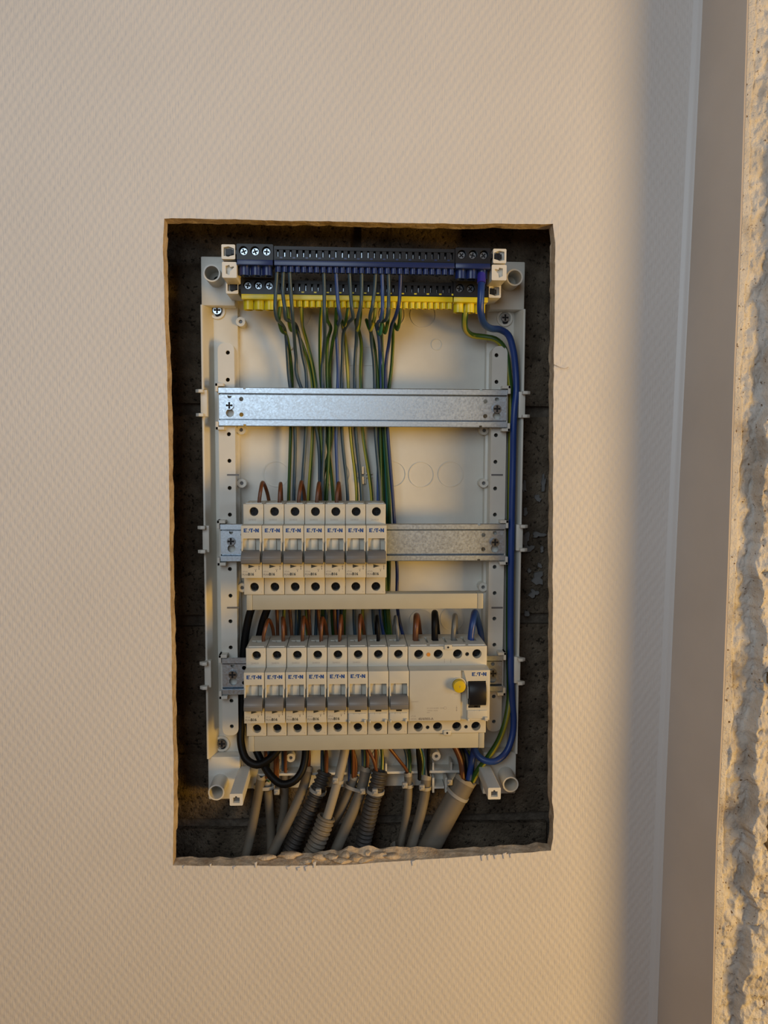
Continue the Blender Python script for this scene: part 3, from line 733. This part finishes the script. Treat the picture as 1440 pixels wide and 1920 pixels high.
link('button_collar', MB().ring((7.6, 9.6), 6.6, 5.6, 'y', -60.8, -57, 36).mesh('button_collar', [M['breaker']], 0.2, 35), rcd)
link('toggle_cheek', MB().prism([(-59.5, 9.8), (-62.2, 8), (-63.5, 3), (-63.2, -2), (-59.5, -3)], 'x', 15.0, 16.1).mesh('toggle_cheek', [M['breaker']], 0.3, 35), rcd)
ind = link('status_window', MB().box(16.4, 27.0, -60.08, -59.9, -11.0, -8.9).mesh('status_window', [M['hole']]), rcd)
link('status_flag', MB().box(21.6, 24.6, -60.12, -60.0, -10.8, -9.1).mesh('status_flag', [M['screw_dark']]), ind)
link('label_holder', MB().box(15.6, 33.0, -60.8, -59.9, -20.6, -13.2).box(15.6, 17.4, -62.2, -60, -22.6, -20).box(30.6, 33.4, -62.4, -60, -22.4, -19).box(21.5, 22.3, -61, -60, -14.2, -13.2).box(26, 26.8, -61, -60, -14.2, -13.2).mesh('label_holder', [M['breaker']], 0.25, 35), rcd)
for x in wx:
    link('screw', SCREW_R, rcd, (x, -37, 32.6)); link('screw', SCREW_R, rcd, (x, -37, -33.6))
link('indicator_dot', MB().cyl((0, 0), 1.75, 'y', -44.3, -41, 16).mesh('indicator_dot', [M['orange']], 0, 35), rcd, (-17.2, 0, 32.4))
for x, z in ((17.4, 32.4), (-17.4, -34.0), (17.2, -34.0)):
    link('test_hole', MB().cyl((0, 0), 1.75, 'y', -42.5, -41, 16).mesh('test_hole', [M['hole']]), rcd, (x, 0, z))
for z, s2 in ((39.6, 1), (-39.6, -1)):
    tb = link('seal_tab', MB().box(-3.4, 3.4, -45.2, -42, -2.4, 2.4).mesh('seal_tab', [M['breaker']], 0.8, 35), rcd, (0.2, 0, z-s2*0.6))
    link('seal_hole', MB().cyl((0, 0), 0.95, 'y', -45.3, -45, 12).mesh('seal_hole', [M['hole']]), tb, (0, 0, 0))
for k in range(4):
    link('marker_strip', MB().box(-7.4, 7.4, -41, -38.6, 39.4, 40.4).mesh('marker_strip', [M['post']], 0.2, 35), rcd, (wx[k], 0, 0))
    link('terminal_floor', MB().box(-3.4, 3.4, -24.5, -15.5, 30.4, 31.2).mesh('terminal_floor', [M['hole']]), rcd, (wx[k], 0, 0))
link('brand_lettering', LOGO, rcd, (19.2, -60.02, 17.2))
for txt, sz, mt, b_, x, z in (('PFIM-', 2.4, M['ink_pale'], 0, -34, -21.4), ('40/4/003-A', 2.9, M['ink_grey'], .10, -27.4, -21.4), ('xPole', 2.0, M['ink_pale'], 0, -34, -18.4), ('230/400V~', 1.7, M['ink_pale'], 0, -34, -5.6),
                              ('IEC/EN 61008  50Hz', 1.8, M['ink_pale'], 0, -20, -11.6), ('10000A  0,03A', 1.6, M['ink_pale'], 0, -20, -13.6), ('40A', 1.6, M['ink_pale'], 0, -20, -15.4), ('TEST', 1.9, M['ink_pale'], 0, 3.6, 1.0), ('1', 1.8, M['ink_pale'], 0, -33, 25.0)):
    link('lettering', text_mesh(txt, sz, mt, b_), rcd, (x, -44.03 if z > 24 else -60.03, z))
link('lettering', text_mesh('T', 2.6, M['ink_grey']), rcd, (7.0, -66.25, 8.6))
link('circuit_symbol', MB().box(6.0, 6.3, -60.05, -59.9, -14.4, -9.0).box(5.6, 6.7, -60.05, -59.9, -11.2, -10.7).box(5.6, 6.7, -60.05, -59.9, -13.2, -12.7).ring((-4.0, -11.0), 1.3, 1.05, 'y', -60.05, -59.9, 16).mesh('circuit_symbol', [M['ink_pale']]), rcd)
link('moulded_line', MB().box(-3.0, -2.7, -44.1, -43.9, 24.5, 28.5).box(2.7, 3.0, -44.1, -43.9, 24.5, 28.5).mesh('moulded_line', [M['ink_pale']]), rcd)

# ------------------------------------------------------------------ busbar covers
for x0_, x1_, z0_, z1_, lab in ((-85.2, 123.6, 1361.0, 1374.6, 'long beige busbar cover below the upper row of breakers'), (-84.8, 126.4, 1233.6, 1247.6, 'long beige busbar cover below the lower row of breakers')):
    bc = thing('busbar_cover', ((x0_+x1_)/2, 18, z0_), lab, 'busbar')
    part('cover_profile', MB().box(x0_+5.2, x1_-5.2, 3, 17, z0_, z1_), M['cover'], bc, bev=0.4, smooth=35)
    for a_, b_ in ((x0_, x0_+5.1), (x1_-5.1, x1_)):
        part('end_cap', MB().box(a_, b_, 2.7, 17.3, z0_-.2, z1_+.1), M['cover'], bc, bev=0.5, smooth=35)
    nn = 7 if z0_ > 1300 else 12
    for k in range(nn):
        xx = (XU+PU*(k+.5)) if nn == 7 else (XLOW+PL_*(k+.5))
        part('busbar_tooth', MB().box(xx-2.5, xx+2.5, 9, 11, z1_-.1, z1_+4.5), M['copper'], bc)

# ------------------------------------------------------------------ terminal bars
def terminal_bar(name, label, cat, y0, z_top, z_face, z_lip, z_fun, x0_, blocks, funmat, slots, posts, dots):
    tb = thing(name, ((blocks[0][0]+blocks[-1][1])/2, y0+26, z_face), label, cat)
    for bi, (bx0, bx1, nscr) in enumerate(blocks):
        if nscr:
            zc = (z_top+z_face)/2+1.2; sp_ = (bx1-bx0)/nscr
            xs = [bx0+sp_*(k+.5)*.94+.03*(bx1-bx0) for k in range(nscr)]
            b = part('screw_block', MB().plate(rrect(bx0, bx1, z_face, z_top, 1.0, 3), [circ(x, zc, 3.75, 24) for x in xs], y0, y0+5), M['black'], tb, smooth=35)
            part('block_body', MB().box(bx0+.05, bx1-.05, y0+4.9, y0+27, z_face+.05, z_top-.05), M['black'], b)
            for x in xs:
                s_ = link('screw', SCREW_T, b); s_.location = (Vector((x, y0+3.9, zc))*.001 - wloc(b)); s_.rotation_euler = (0, hsh(x, y0)*1.4, 0)
            lip = part('guide_lip', MB().box(bx0+.3, bx1-.3, y0-.8, y0+16, z_lip, z_face+.3), funmat, b, bev=0.3, smooth=35)
            for x in xs:
                f = MB().ring((x, y0+8.0), 4.6, 3.7, 'z', z_fun-2.4, z_lip+.2, 20)
                part('wire_guide', f, funmat, lip, smooth=40, origin=(x, y0+8, z_lip))
            part('guide_skirt', MB().box(bx0+2, bx1-2, y0+7.6, y0+10.5, z_fun-1.6, z_lip+.2), funmat, lip)
        else:
            zc = z_face+ (z_top-z_face)*.50
            b = part('slot_block', MB().plate(rrect(bx0, bx1, z_face, z_top-1.2, .6, 3), [rect(x-1.0, x+1.0, zc-3.2, zc+2.8) for x in slots], y0+.6, y0+4), M['black'], tb, smooth=35)
            part('block_ridge', MB().box(bx0+1, bx1-1, y0-.1, y0+.8, z_top-4.2, z_top-3.4).box(bx0+1, bx1-1, y0-.1, y0+.8, z_face+1.2, z_face+2.0), M['black'], b)
            part('block_body', MB().box(bx0+.05, bx1-.05, y0+6.4, y0+27, z_face+.05, z_top-1.25), M['black'], b)
            cs = MB()
            for k, x in enumerate(slots): cs.box(x-.35, x-.05+.5*hsh(k, y0), y0+2.4+1.5*hsh(k, 8, y0), y0+6.5, zc-2.8, zc+2.0-2.5*hsh(k, 3, y0))
            o = part('contact_strip', cs, M['screw'], b); o['kind'] = 'stuff'
            lip = part('guide_lip', MB().box(bx0+.2, bx1-.2, y0-.6, y0+12, z_lip, z_face+.3), funmat, b, bev=0.3, smooth=35)
            fm = MB().ring((0, 0), 2.5, 2.0, 'z', z_fun-z_lip, .3, 16).mesh('wire_guide', [funmat], 0, 40)
            for x in slots:
                o = link('wire_guide', fm, lip); o.location = Vector((x, y0+4.2, z_lip))*.001 - wloc(lip)
            for x in dots:
                part('marker_pip', MB().box(x-1.1, x+1.1, y0+.2, y0+1, z_face+1.6, z_face+3.2), M['yellow_plastic'] if funmat == M['yellow_plastic'] else M['blue_plastic'], b)
    # end lugs that snap into the white posts
    for c_, s2, xe in posts:
        mb = MB().box(min(c_.x-s2*2.4, xe), max(c_.x-s2*2.4, xe), y0+.8, y0+14, c_.z-1.8, c_.z+1.8).box(c_.x-2.8, c_.x+0.6*s2+1.6, y0+.6, y0+12, c_.z-2.8, c_.z+2.6)
        part('end_lug', mb, M['black'], tb, bev=0.3)
    return tb
def slots_at(y0, yp, first=521.0, pitch=84.7, step=12.05):
    return [at(first+pitch*g+step*k, yp, y0).x for g in range(4) for k in range(7)]
S1 = slots_at(0, 478); S2 = slots_at(25, 545, 526.5, 82.2, 11.7)
z1 = at(600, 461, 0).z
posts1 = [(at(429, 472, 0), 1, -90.0), (at(936, 480, 0), -1, 125.0)]; posts2 = [(at(437, 538, 25), 1, -89.5), (at(926, 546, 25), -1, 128.0)]
terminal_bar('neutral_terminal_bar', 'black terminal strip with blue wire guides across the top of the tray', 'terminal strip', 0, z1+.6, at(600, 490, 0).z, at(600, 499, 0).z, at(600, 510, 0).z, -90,
             [(-90.2, -59.6, 3), (-59.0, 94.4, 0), (94.8, 125.2, 3)], M['blue_plastic'], S1, posts1, [S1[k]+2.7 for k in range(0, 28, 2)])
z2 = at(600, 524, 25).z
terminal_bar('earth_terminal_bar', 'black terminal strip with yellow wire guides under the blue one', 'terminal strip', 25, z2+.4, at(600, 554, 25).z, at(600, 563, 25).z, at(600, 575, 25).z, -90,
             [(-90.0, -60.2, 3), (-59.6, 96.6, 0), (97.0, 128.2, 3)], M['yellow_plastic'], S2, posts2, [S2[k]+2.8 for k in range(1, 28, 2)])

# ------------------------------------------------------------------ wires
def path(*pts): return [at(*p) for p in pts]
def wire(name, cp, r, mats, label, cat, group=None, stripe=False, phase=0, twist=0.0, n=12, copper=None):
    mb = MB()
    st = (lambda k: 1 if ((k+phase) % n) in (0, 1, 2) else 0) if stripe else None
    mb.tube(spline(cp, 3.0), r, n, stripe=st, twist=twist)
    org = Vector(cp[0])
    o = part(name, mb, mats, None, smooth=60, origin=org)
    tag(o, label, cat, group)
    return o
BL, GRN, YEL = M['w_blue'], M['w_green'], M['w_yellow']
# blue wires: terminal (px), curl points, then px at y 700 / 810 / 940 / 1165 / cable end
B = [
 (519, [(517,545,9),(516,580,9),(519,597,15),(527,606,30),(535,622,50)], 541, 553, 551, 556, (531,1445), 'w_slate', 63),
 (531, [(530,545,9),(534,580,8),(535,596,14),(543,602,34),(556,612,54)], 574, 573, 565, 560, (502,1462), 'w_slate', 67),
 (543, [(545,545,9),(548,585,12),(551,620,30),(553,650,50)], 556, 594, 599, 593, (572,1447), 'w_slate', 63),
 (607, [(608,545,9),(608,590,10),(609,630,30)], 604, 608, 604, 612, (604,1452), 'w_slate', 60),
 (630, [(632,545,9),(635,580,9),(638,594,16),(635,606,36),(631,620,54)], 634, 630, 634, 634, (655,1465), 'w_bright', 65),
 (655, [(657,545,9),(660,580,9),(662,594,16),(653,606,38),(644,625,56)], 641, 641, 652, 642, (680,1450), 'w_slate', 69),
 (678, [(678,545,9),(677,570,9),(672,592,16),(669,612,38),(668,640,56)], 665, 667, 678, 664, (707,1452), 'w_slate', 65),
 (704, [(702,545,9),(698,575,9),(694,592,18),(695,612,38),(697,645,56)], 702, 704, 713, 700, (762,1458), 'w_slate', 64),
 (716, [(717,545,9),(717,580,8),(714,598,16),(708,608,36),(711,640,56)], 715, 711, 709, 715, (797,1462), 'w_bright', 69),
 (728, [(729,545,9),(728,580,8),(725,597,16),(716,606,38),(714,640,60)], 718, 721, 722, 722, (800,1466), 'w_slate', 73),
 (751, [(750,545,9),(748,570,9),(742,592,16),(734,612,36),(729,645,54)], 723, 727, 737, 749, (878,1462), 'w_navy', 62)]
for k, (x0_, curl, a7, a8, a9, a11, end, mt, yd) in enumerate(B):
    pts = [(x0_, 498, 4.6), (x0_, 512, 5.5)] + curl + [(a7-(a7-curl[-1][0])*.3, 672, yd-3), (a7, 700, yd), (a8, 810, yd), (a9, 940, yd), ((a9*.4+a11*.6), 1060, yd), (a11, 1165, yd), ((a11+end[0])/2, 1330, yd), (end[0], end[1]-42, min(66, yd)), (end[0], end[1], 60)]
    wire('blue_wire', path(*pts), 1.6, [M[mt]], f'thin {"bright blue" if mt == "w_bright" else "navy blue" if mt == "w_navy" else "slate blue"} wire, {ord_(k)} from the left of those leaving the blue guides', 'wire', 'blue wires below the terminal strip')
G = [
 (525, [(523,600,33),(528,620,40),(537,629,54)], 547, 545, 541, 532, (534,1446), 0),
 (538, [(541,598,33),(545,618,42),(556,622,58)], 583, 586, 578, 575, (607,1453), 5),
 (565, [(566,598,35),(568,615,50),(575,640,62)], 589, 600, 607, 604, (575,1446), 7),
 (603, [(601,598,36),(600,630,52)], 601, 612, 625, 623, (660,1458), 9),
 (612, [(613,598,36),(620,615,50),(614,640,62)], 613, 617, 612, 606, (505,1466), 3),
 (631, [(630,596,35),(629,617,44),(624,640,60)], 618, 622, 601, 640, (684,1448), 0),
 (653, [(650,596,33),(646,610,42),(641,602,56),(648,640,66)], 652, 657, 669, 645, (658,1468), 10),
 (676, [(675,596,33),(671,620,40),(667,600,52),(677,640,62)], 676, 680, 697, 680, (716,1450), 6),
 (704, [(702,596,33),(695,619,40),(687,600,52),(700,640,64)], 707, 713, 715, 727, (768,1456), 8),
 (717, [(717,596,33),(712,627,40),(705,608,52),(711,640,66)], 713, 719, 727, 724, (794,1460), 2),
 (729, [(728,596,33),(722,624,40),(716,606,52),(716,650,66)], 718, 722, 730, 730, (790,1462), 4),
 (750, [(750,596,33),(745,618,40),(738,606,52),(737,640,64)], 733, 717, 719, 719, (884,1464), 11)]
for k, (x0_, curl, a7, a8, a9, a11, end, ph) in enumerate(G):
    yd = 71 if k % 2 else 67.5
    pts = [(x0_, 562, 29.4), (x0_, 576, 30.5)] + curl + [(a7, 700, yd), (a8, 810, yd), (a9, 940, yd), ((a9*.4+a11*.6), 1060, yd), (a11, 1165, yd), ((a11+end[0])/2, 1330, yd), (end[0], end[1]-42, min(66, yd)), (end[0], end[1], 60)]
    g_ = M['w_teal'] if k in (9,) else GRN
    wire('earth_wire', path(*pts), 1.6, [g_, YEL], f'thin green and yellow earth wire, {ord_(k)} from the left of those leaving the yellow guides', 'wire', 'earth wires below the terminal strip', stripe=True, phase=ph, twist=0.006*(-1)**k)
# brown loops into the upper breakers
U = [((486,944),(492,903),(504,938),(520,1165),(520,1462)),((524,944),(526,905),(528,940),(545,1165),(579,1446)),((560,944),(565,902),(572,940),(580,1165),(612,1453)),((594,944),(598,904),(601,940),(598,1165),(666,1462)),((631,944),(635,904),(638,940),(628,1165),(688,1448))]
for k, (a_, b_, c_, d_, e_) in enumerate(U):
    yy = 56.5
    wire('brown_wire', path((a_[0], a_[1]+5, 25), (a_[0], a_[1]-4, 25), ((a_[0]+b_[0])/2, (a_[1]+b_[1])/2-6, 27), (b_[0], b_[1]+1.5, 36), ((b_[0]+c_[0])/2, (b_[1]+c_[1])/2-6, 50), (c_[0], c_[1], yy), ((c_[0]*.5+d_[0]*.5), 1050, yy+1.5), (d_[0], d_[1], yy+2), ((d_[0]+e_[0])/2, 1330, yy+2), (e_[0], e_[1]-40, 60), (e_[0], e_[1], 60)), 1.65, [M['w_brown']],
         f'thin brown wire looped into the {ord_(k)} breaker from the left of the upper row', 'wire', 'brown wires into the upper breakers')
Lw = [((494,1199),(503,1161),(513,1188),(516,1462),'w_brown'),((531,1199),(530,1157),(535,1188),(535,1448),'w_brown'),((567,1199),(569,1156),(579,1188),(577,1448),'w_brown'),((602,1199),(604,1157),(613,1188),(611,1455),'w_brown'),((637,1199),(639,1153),(642,1188),(662,1460),'w_brown'),((674,1199),(675,1152),(683,1188),(704,1450),'w_brown'),((709,1199),(707,1154),(706,1188),(786,1461),'w_black'),((746,1199),(742,1155),(739,1188),(799,1461),'w_grey')]
for k, (a_, b_, c_, e_, mt) in enumerate(Lw):
    cn = {'w_brown': 'brown', 'w_black': 'black', 'w_grey': 'grey'}[mt]
    lab = f'thin brown wire looped into the {ord_(k)} breaker from the left of the lower row' if cn == 'brown' else f'thin {cn} wire looped into the {ord_(k)} breaker of the lower row'
    wire(cn+'_wire', path((a_[0], a_[1]+5, 25.5), (a_[0], a_[1]-5, 25.5), ((a_[0]+b_[0])/2, (a_[1]+b_[1])/2-6, 27), (b_[0], b_[1]+1.5, 36), ((b_[0]+c_[0])/2, (b_[1]+c_[1])/2-6, 48), (c_[0], c_[1], 54), ((c_[0]*.6+e_[0]*.4), 1300, 57), (e_[0], e_[1]-46, 58), (e_[0], e_[1], 59)), 1.65, [M[mt]], lab, 'wire', 'wires into the lower breakers')
# brown wire that runs loose across to the thin cable
wire('brown_wire', path((716,1385,52), (728,1400,52), (748,1425,55), (763,1446,60), (764,1456,60)), 1.6, [M['w_brown']], 'thin brown wire slanting down into the slim cable under the lower row', 'wire')
wire('brown_wire', path((684,1385,50), (690,1405,50), (700,1424,48), (706,1446,50)), 1.6, [M['w_brown']], 'thin brown wire bending over into the dark conduit nearest the middle', 'wire')
# heavy wires into the residual current switch
Rw = [((779,1199),(781,1152),(787,1190),[(812,1330,60),(848,1392,58),(863,1425,56),(868,1462,54)],'w_brown',2.7),((815,1199),(815,1147),(820,1190),[(840,1330,62),(862,1395,60),(868,1425,58),(873,1462,58)],'w_black',3.0),((850,1199),(853,1152),(855,1190),[(864,1330,58),(872,1395,64),(874,1425,62),(878,1460,62)],'w_grey',2.3),((883,1199),(890,1146),(902,1192),[(903,1300,60),(893,1380,56),(886,1420,54),(879,1462,52)],'thick_blue',3.0)]
for (a_, b_, c_, rest, mt, r_) in Rw:
    cn = {'w_brown': 'brown', 'w_black': 'black', 'w_grey': 'grey', 'thick_blue': 'blue'}[mt]
    wire('heavy_wire', path((a_[0], a_[1]+4, 25.5), (a_[0], a_[1]-6, 25.5), ((a_[0]+b_[0])/2, (a_[1]+b_[1])/2-5, 27), (b_[0], b_[1]+2, 37), ((b_[0]+c_[0])/2, (b_[1]+c_[1])/2-5, 51), (c_[0], c_[1], 58), *rest), r_, [M[mt]], f'heavy {cn} wire looped into the top of the residual current switch', 'wire', 'heavy wires into the residual current switch')
# heavy neutral and earth running down the right side
nw = wire('heavy_wire', path((904,500,7.5), (903.5,520,7.5), (902,550,2), (901,582,4), (906,604,16), (921,616,34), (938,618,42), (953,628,46), (962,655,48), (967,695,50), (968,735,50), (965,765,48), (963,800,48), (962,860,50), (960,950,50), (958,1080,50), (957.5,1180,50), (958,1260,49), (961,1320,50), (963,1350,50), (960,1382,48), (948,1412,44), (926,1428,40), (905,1424,42), (891,1408,48), (889,1385,54), (893,1340,56)), 3.1, [M['thick_blue']], 'heavy blue wire dropping from the blue guides down the right side of the tray', 'wire', n=16)
fr = MB().tube([at(904,512,7.5), at(903,522,6.0), at(902.6,531,4.6)], lambda s_: 4.0 if s_ < 5 else 3.8, 18)
part('insulating_sleeve', fr, M['ferrule'], nw, smooth=40)
wire('heavy_wire', path((875,566,33), (873,582,33), (871,600,36), (873,618,48), (886,629,58), (908,632,58), (928,636,56), (942,648,56), (950,668,57), (954,700,58), (957,735,60), (958,800,62), (957,900,62), (955,1050,62), (954,1200,62), (955,1270,60), (955,1310,54), (948,1352,48), (935,1388,46), (915,1420,46), (898,1442,50), (886,1464,54)), 2.8, [M['w_green'], M['w_yellow']], 'heavy green and yellow earth wire dropping down the right side beside the blue one', 'wire', stripe=True, phase=9, twist=-0.004, n=16)
# black feed cables on the left
wire('black_cable', path((482,1090,60), (476,1125,60), (466,1160,60), (458,1210,60), (455,1300,60), (452,1360,58), (452,1395,52), (462,1424,46), (482,1434,44), (504,1424,44), (522,1404,47), (534,1380,50)), 3.7, [M['w_black']], 'thick black cable curving down the left side of the breakers', 'cable', n=16)
wire('black_cable', path((512,1090,60), (503,1135,58), (493,1165,58), (486,1195,60), (470,1270,66), (466,1350,62), (478,1400,56), (493,1432,48), (508,1455,40), (528,1470,35), (549,1466,34), (565,1448,37), (572,1422,42), (573,1400,46), (572,1378,50)), 3.6, [M['w_black']], 'thick black cable hanging in a loop under the lower busbar cover', 'cable', n=16)
# stubs of wire standing in the cables (hidden behind the lower cover at their upper end)
for k, (x0_, x1_, ye, mt, lab) in enumerate([(498,500,1458,'w_brown','thin brown wire in the leftmost grey cable behind the black loop'), (783,787,1462,'w_black','thin black wire at the left of the four-core cable'), (803,802,1462,'w_black','thin black wire at the right of the four-core cable')]):
    wire('core_wire', path((x0_, 1380, 52), (x0_, 1410, 54), ((x0_+x1_)/2, 1435, 57), (x1_, ye, 60)), 1.6, [M[mt]], lab, 'wire')

# ------------------------------------------------------------------ cables and conduits from below
def cable(cp, r, mt, label, name='sheathed_cable', cat='cable', group='grey cables entering from below', n=18):
    pts = spline(cp, 3.0)
    mb = MB().tube(pts, r, n)
    o = part(name, mb, [M[mt]], None, smooth=50, origin=Vector(cp[-1]))
    tag(o, label, cat, group)
    # split end of the sheath
    d = (pts[0]-pts[1]).normalized(); ref = Vector((1, 0, 0)); a = (ref-d*ref.dot(d)).normalized(); b = d.cross(a)
    jm = MB(); nn = 14; V = []; Fs = []
    for i in range(nn):
        t_ = 2*math.pi*i/nn; hh = 1.0+2.6*hsh(i, cp[0][0], r)
        for rr in (r*1.02, r*.80):
            V.append(pts[0]-d*1.5+(a*math.cos(t_)+b*math.sin(t_))*rr); V.append(pts[0]+d*hh+(a*math.cos(t_)+b*math.sin(t_))*(rr*1.03))
    for i in range(nn):
        j = (i+1) % nn
        Fs += [(i*4, j*4, j*4+1, i*4+1), (i*4+2, i*4+3, j*4+3, j*4+2), (i*4+1, j*4+1, j*4+3, i*4+3)]
    jm._add(V, Fs); part('cut_end', jm, [M['cable_white'] if mt != 'conduit_dark' else M[mt]], o, smooth=40)
    return o
def conduit(cp, R_, mt, label):
    pts = spline(cp, 0.42); pitch = 4.3
    mb = MB().tube(pts, lambda s_: R_ + 0.95*max(-0.65, math.sin(2*math.pi*s_/pitch)), 20, caps=False)
    # inner wall so that the open end reads as a pipe
    mb.tube(pts[:60], R_-1.5, 20, caps=False)
    o = part('corrugated_conduit', mb, [M[mt]], None, smooth=60, origin=Vector(cp[-1]), fixn=False)
    tag(o, label, 'conduit', 'corrugated conduits entering from below')
    e = MB().ring((0, 0), R_+.2, R_-1.5, 'z', -0.4, 0.4, 20)
    d = (pts[0]-pts[3]).normalized(); q_ = Vector((0, 0, 1)).rotation_difference(d)
    e.v = [tuple(q_ @ Vector(v) + pts[0]) for v in e.v]
    part('rim', e, [M[mt]], o, smooth=40)
    return o
Z0 = 1690   # px row well below the lip, out of sight
cable(path((490,1458,62), (484,1490,60), (473,1550,58), (459,1612,56), (440,Z0,54)), 4.4, 'cable_grey', 'grey sheathed cable furthest left below the black loop')
cable(path((500,1468,68), (504,1500,67), (508,1560,66), (508,1612,64), (505,Z0,62)), 4.3, 'cable_grey', 'short upright grey cable, second from the left under the loop')
cable(path((533,1448,68), (534,1480,68), (532,1520,70), (522,1570,72), (508,1640,74)), 4.0, 'cable_grey', 'grey cable behind the black loop, partly hidden by its neighbours')
cable(path((577,1443,60), (571,1470,56), (556,1508,52), (532,1556,48), (508,1604,45), (470,Z0,42)), 4.7, 'cable_grey', 'long slanting grey cable left of the dark corrugated conduit')
cable(path((650,1378,44), (646,1410,42), (637,1450,40), (626,1490,39), (614,1530,38), (592,1590,37), (570,1660,36)), 4.3, 'cable_white', 'pale whitish cable running down into the light corrugated conduit', 'pale_cable')
cable(path((663,1458,62), (655,1482,60), (640,1515,58), (620,1552,60), (600,1600,62), (570,Z0,62)), 4.7, 'cable_grey', 'grey cable with green and brown cores behind the pale cable')
cable(path((686,1443,60), (679,1475,57), (667,1508,54), (648,1552,50), (626,1602,46), (590,Z0,42)), 5.2, 'cable_grey', 'scuffed grey cable between the pale cable and the middle conduit')
cable(path((765,1452,60), (766,1475,59), (764,1510,58), (758,1550,58), (748,1600,56), (728,Z0,54)), 3.9, 'cable_grey', 'slim grey cable, first to the right of the middle conduit')
cable(path((799,1458,60), (797,1485,58), (790,1520,55), (779,1560,52), (766,1604,48), (738,Z0,44)), 4.9, 'cable_grey', 'grey four-core cable beside the thickest cable')
cable(path((872,1464,56), (858,1490,54), (836,1530,52), (812,1575,50), (786,1625,48), (750,Z0,46)), 10.6, 'cable_grey', 'thickest grey supply cable slanting up at the right', n=26)
conduit(path((609,1448,56), (600,1472,53), (585,1508,50), (566,1550,48), (542,1602,46), (505,Z0,44)), 6.6, 'conduit_dark', 'dark grey corrugated conduit left of the pale one')
conduit(path((612,1532,38), (604,1555,37), (594,1580,36), (580,1612,35), (555,1670,34), (545,Z0,34)), 8.0, 'conduit_light', 'light grey corrugated conduit holding the pale cable')
conduit(path((712,1446,52), (706,1475,50), (698,1505,50), (690,1540,52), (680,1585,54), (668,1640,56), (660,Z0,56)), 7.0, 'conduit_dark', 'dark grey corrugated conduit in the middle of the bundle')
hp = thing('conduit_scrap', at(748, 1592, 40), 'broken ring of conduit lying on the torn lower lip', 'conduit')
c_ = at(750, 1590, 40); V = []; Fs = []
for i in range(13):
    t_ = math.radians(120+170*i/12)
    for rr, zz in ((9.5, 6), (8.4, 6), (9.0, -8), (7.9, -8)): V.append((c_.x+rr*math.cos(t_), c_.y+rr*math.sin(t_)*.8, c_.z+zz*.8+2*math.cos(t_)))
for i in range(12):
    a, b = i*4, i*4+4
    Fs += [(a, b, b+2, a+2), (a+1, a+3, b+3, b+1), (a, a+1, b+1, b), (a+2, b+2, b+3, a+3)]
part('ring_shell', MB()._add(V, Fs), M['conduit_light'], hp, smooth=50)

# cable ties
def tie(center, axis, rx, head_px, label, ry=None, wide=None):
    c0 = Vector(center); d = Vector(axis).normalized(); a = (Vector((1, 0, 0))-d*d.x).normalized(); b = d.cross(a); ry = ry or rx
    mb = MB(); N = 36; V = []; Fs = []
    for i in range(N):
        t_ = 2*math.pi*i/N; p = a*(rx*math.cos(t_))+b*(ry*math.sin(t_)); nn = (a*(math.cos(t_)*ry)+b*(math.sin(t_)*rx)).normalized()
        for u_, v_ in ((0, -1.6), (.9, -1.6), (.9, 1.6), (0, 1.6)): V.append(c0+p+nn*u_+d*v_)
    for i in range(N):
        j = (i+1) % N
        for k in range(4): Fs.append((i*4+k, j*4+k, j*4+(k+1) % 4, i*4+(k+1) % 4))
    root = thing('cable_tie', c0, label, 'cable tie', 'cable ties on the cable bundle')
    part('strap', mb._add(V, Fs), M['tie'], root, smooth=50)
    h_ = Vector(head_px)
    part('head', MB().box(h_.x-2.7, h_.x+2.7, h_.y-2.2, h_.y+2.2, h_.z-2.9, h_.z+2.9), M['tie'], root, bev=1.0, smooth=45, origin=h_)
    part('tail', MB().box(h_.x-1.2, h_.x+1.2, h_.y-3.2, h_.y-2.0, h_.z-1.2, h_.z+1.2), M['tie'], root, bev=0.3, origin=h_)
up = Vector((0.15, 0, 1))
tie(at(495, 1474, 65), (0.05, 0, 1), 9.6, at(519, 1484, 57), 'cable tie around the two leftmost grey cables', 6.2)
tie(at(596, 1482, 52), (0.35, 0, 1), 7.4, at(597, 1484, 42), 'cable tie with its head on the left dark conduit')
tie(at(634, 1463, 40), (0.25, 0, 1), 4.5, at(629, 1463, 34.5), 'pale cable tie around the whitish cable')
tie(at(668, 1476, 58), (0.3, 0, 1), 12.0, at(680, 1483, 47), 'cable tie joining the scuffed grey cable to its left neighbour', 6.4)
tie(at(704, 1483, 50), (0.12, 0, 1), 7.8, at(703, 1484, 40), 'cable tie with its head on the middle dark conduit')
tie(at(766, 1472, 59), (0, 0, 1), 4.1, at(759, 1472, 53), 'cable tie around the slim grey cable')
tie(at(797, 1476, 58), (0.05, 0, 1), 5.1, at(791, 1476, 51), 'cable tie around the four-core cable')
tie(at(858, 1488, 54), (0.6, 0, 1), 11.0, at(843, 1466, 50), 'cable tie around the thick supply cable')
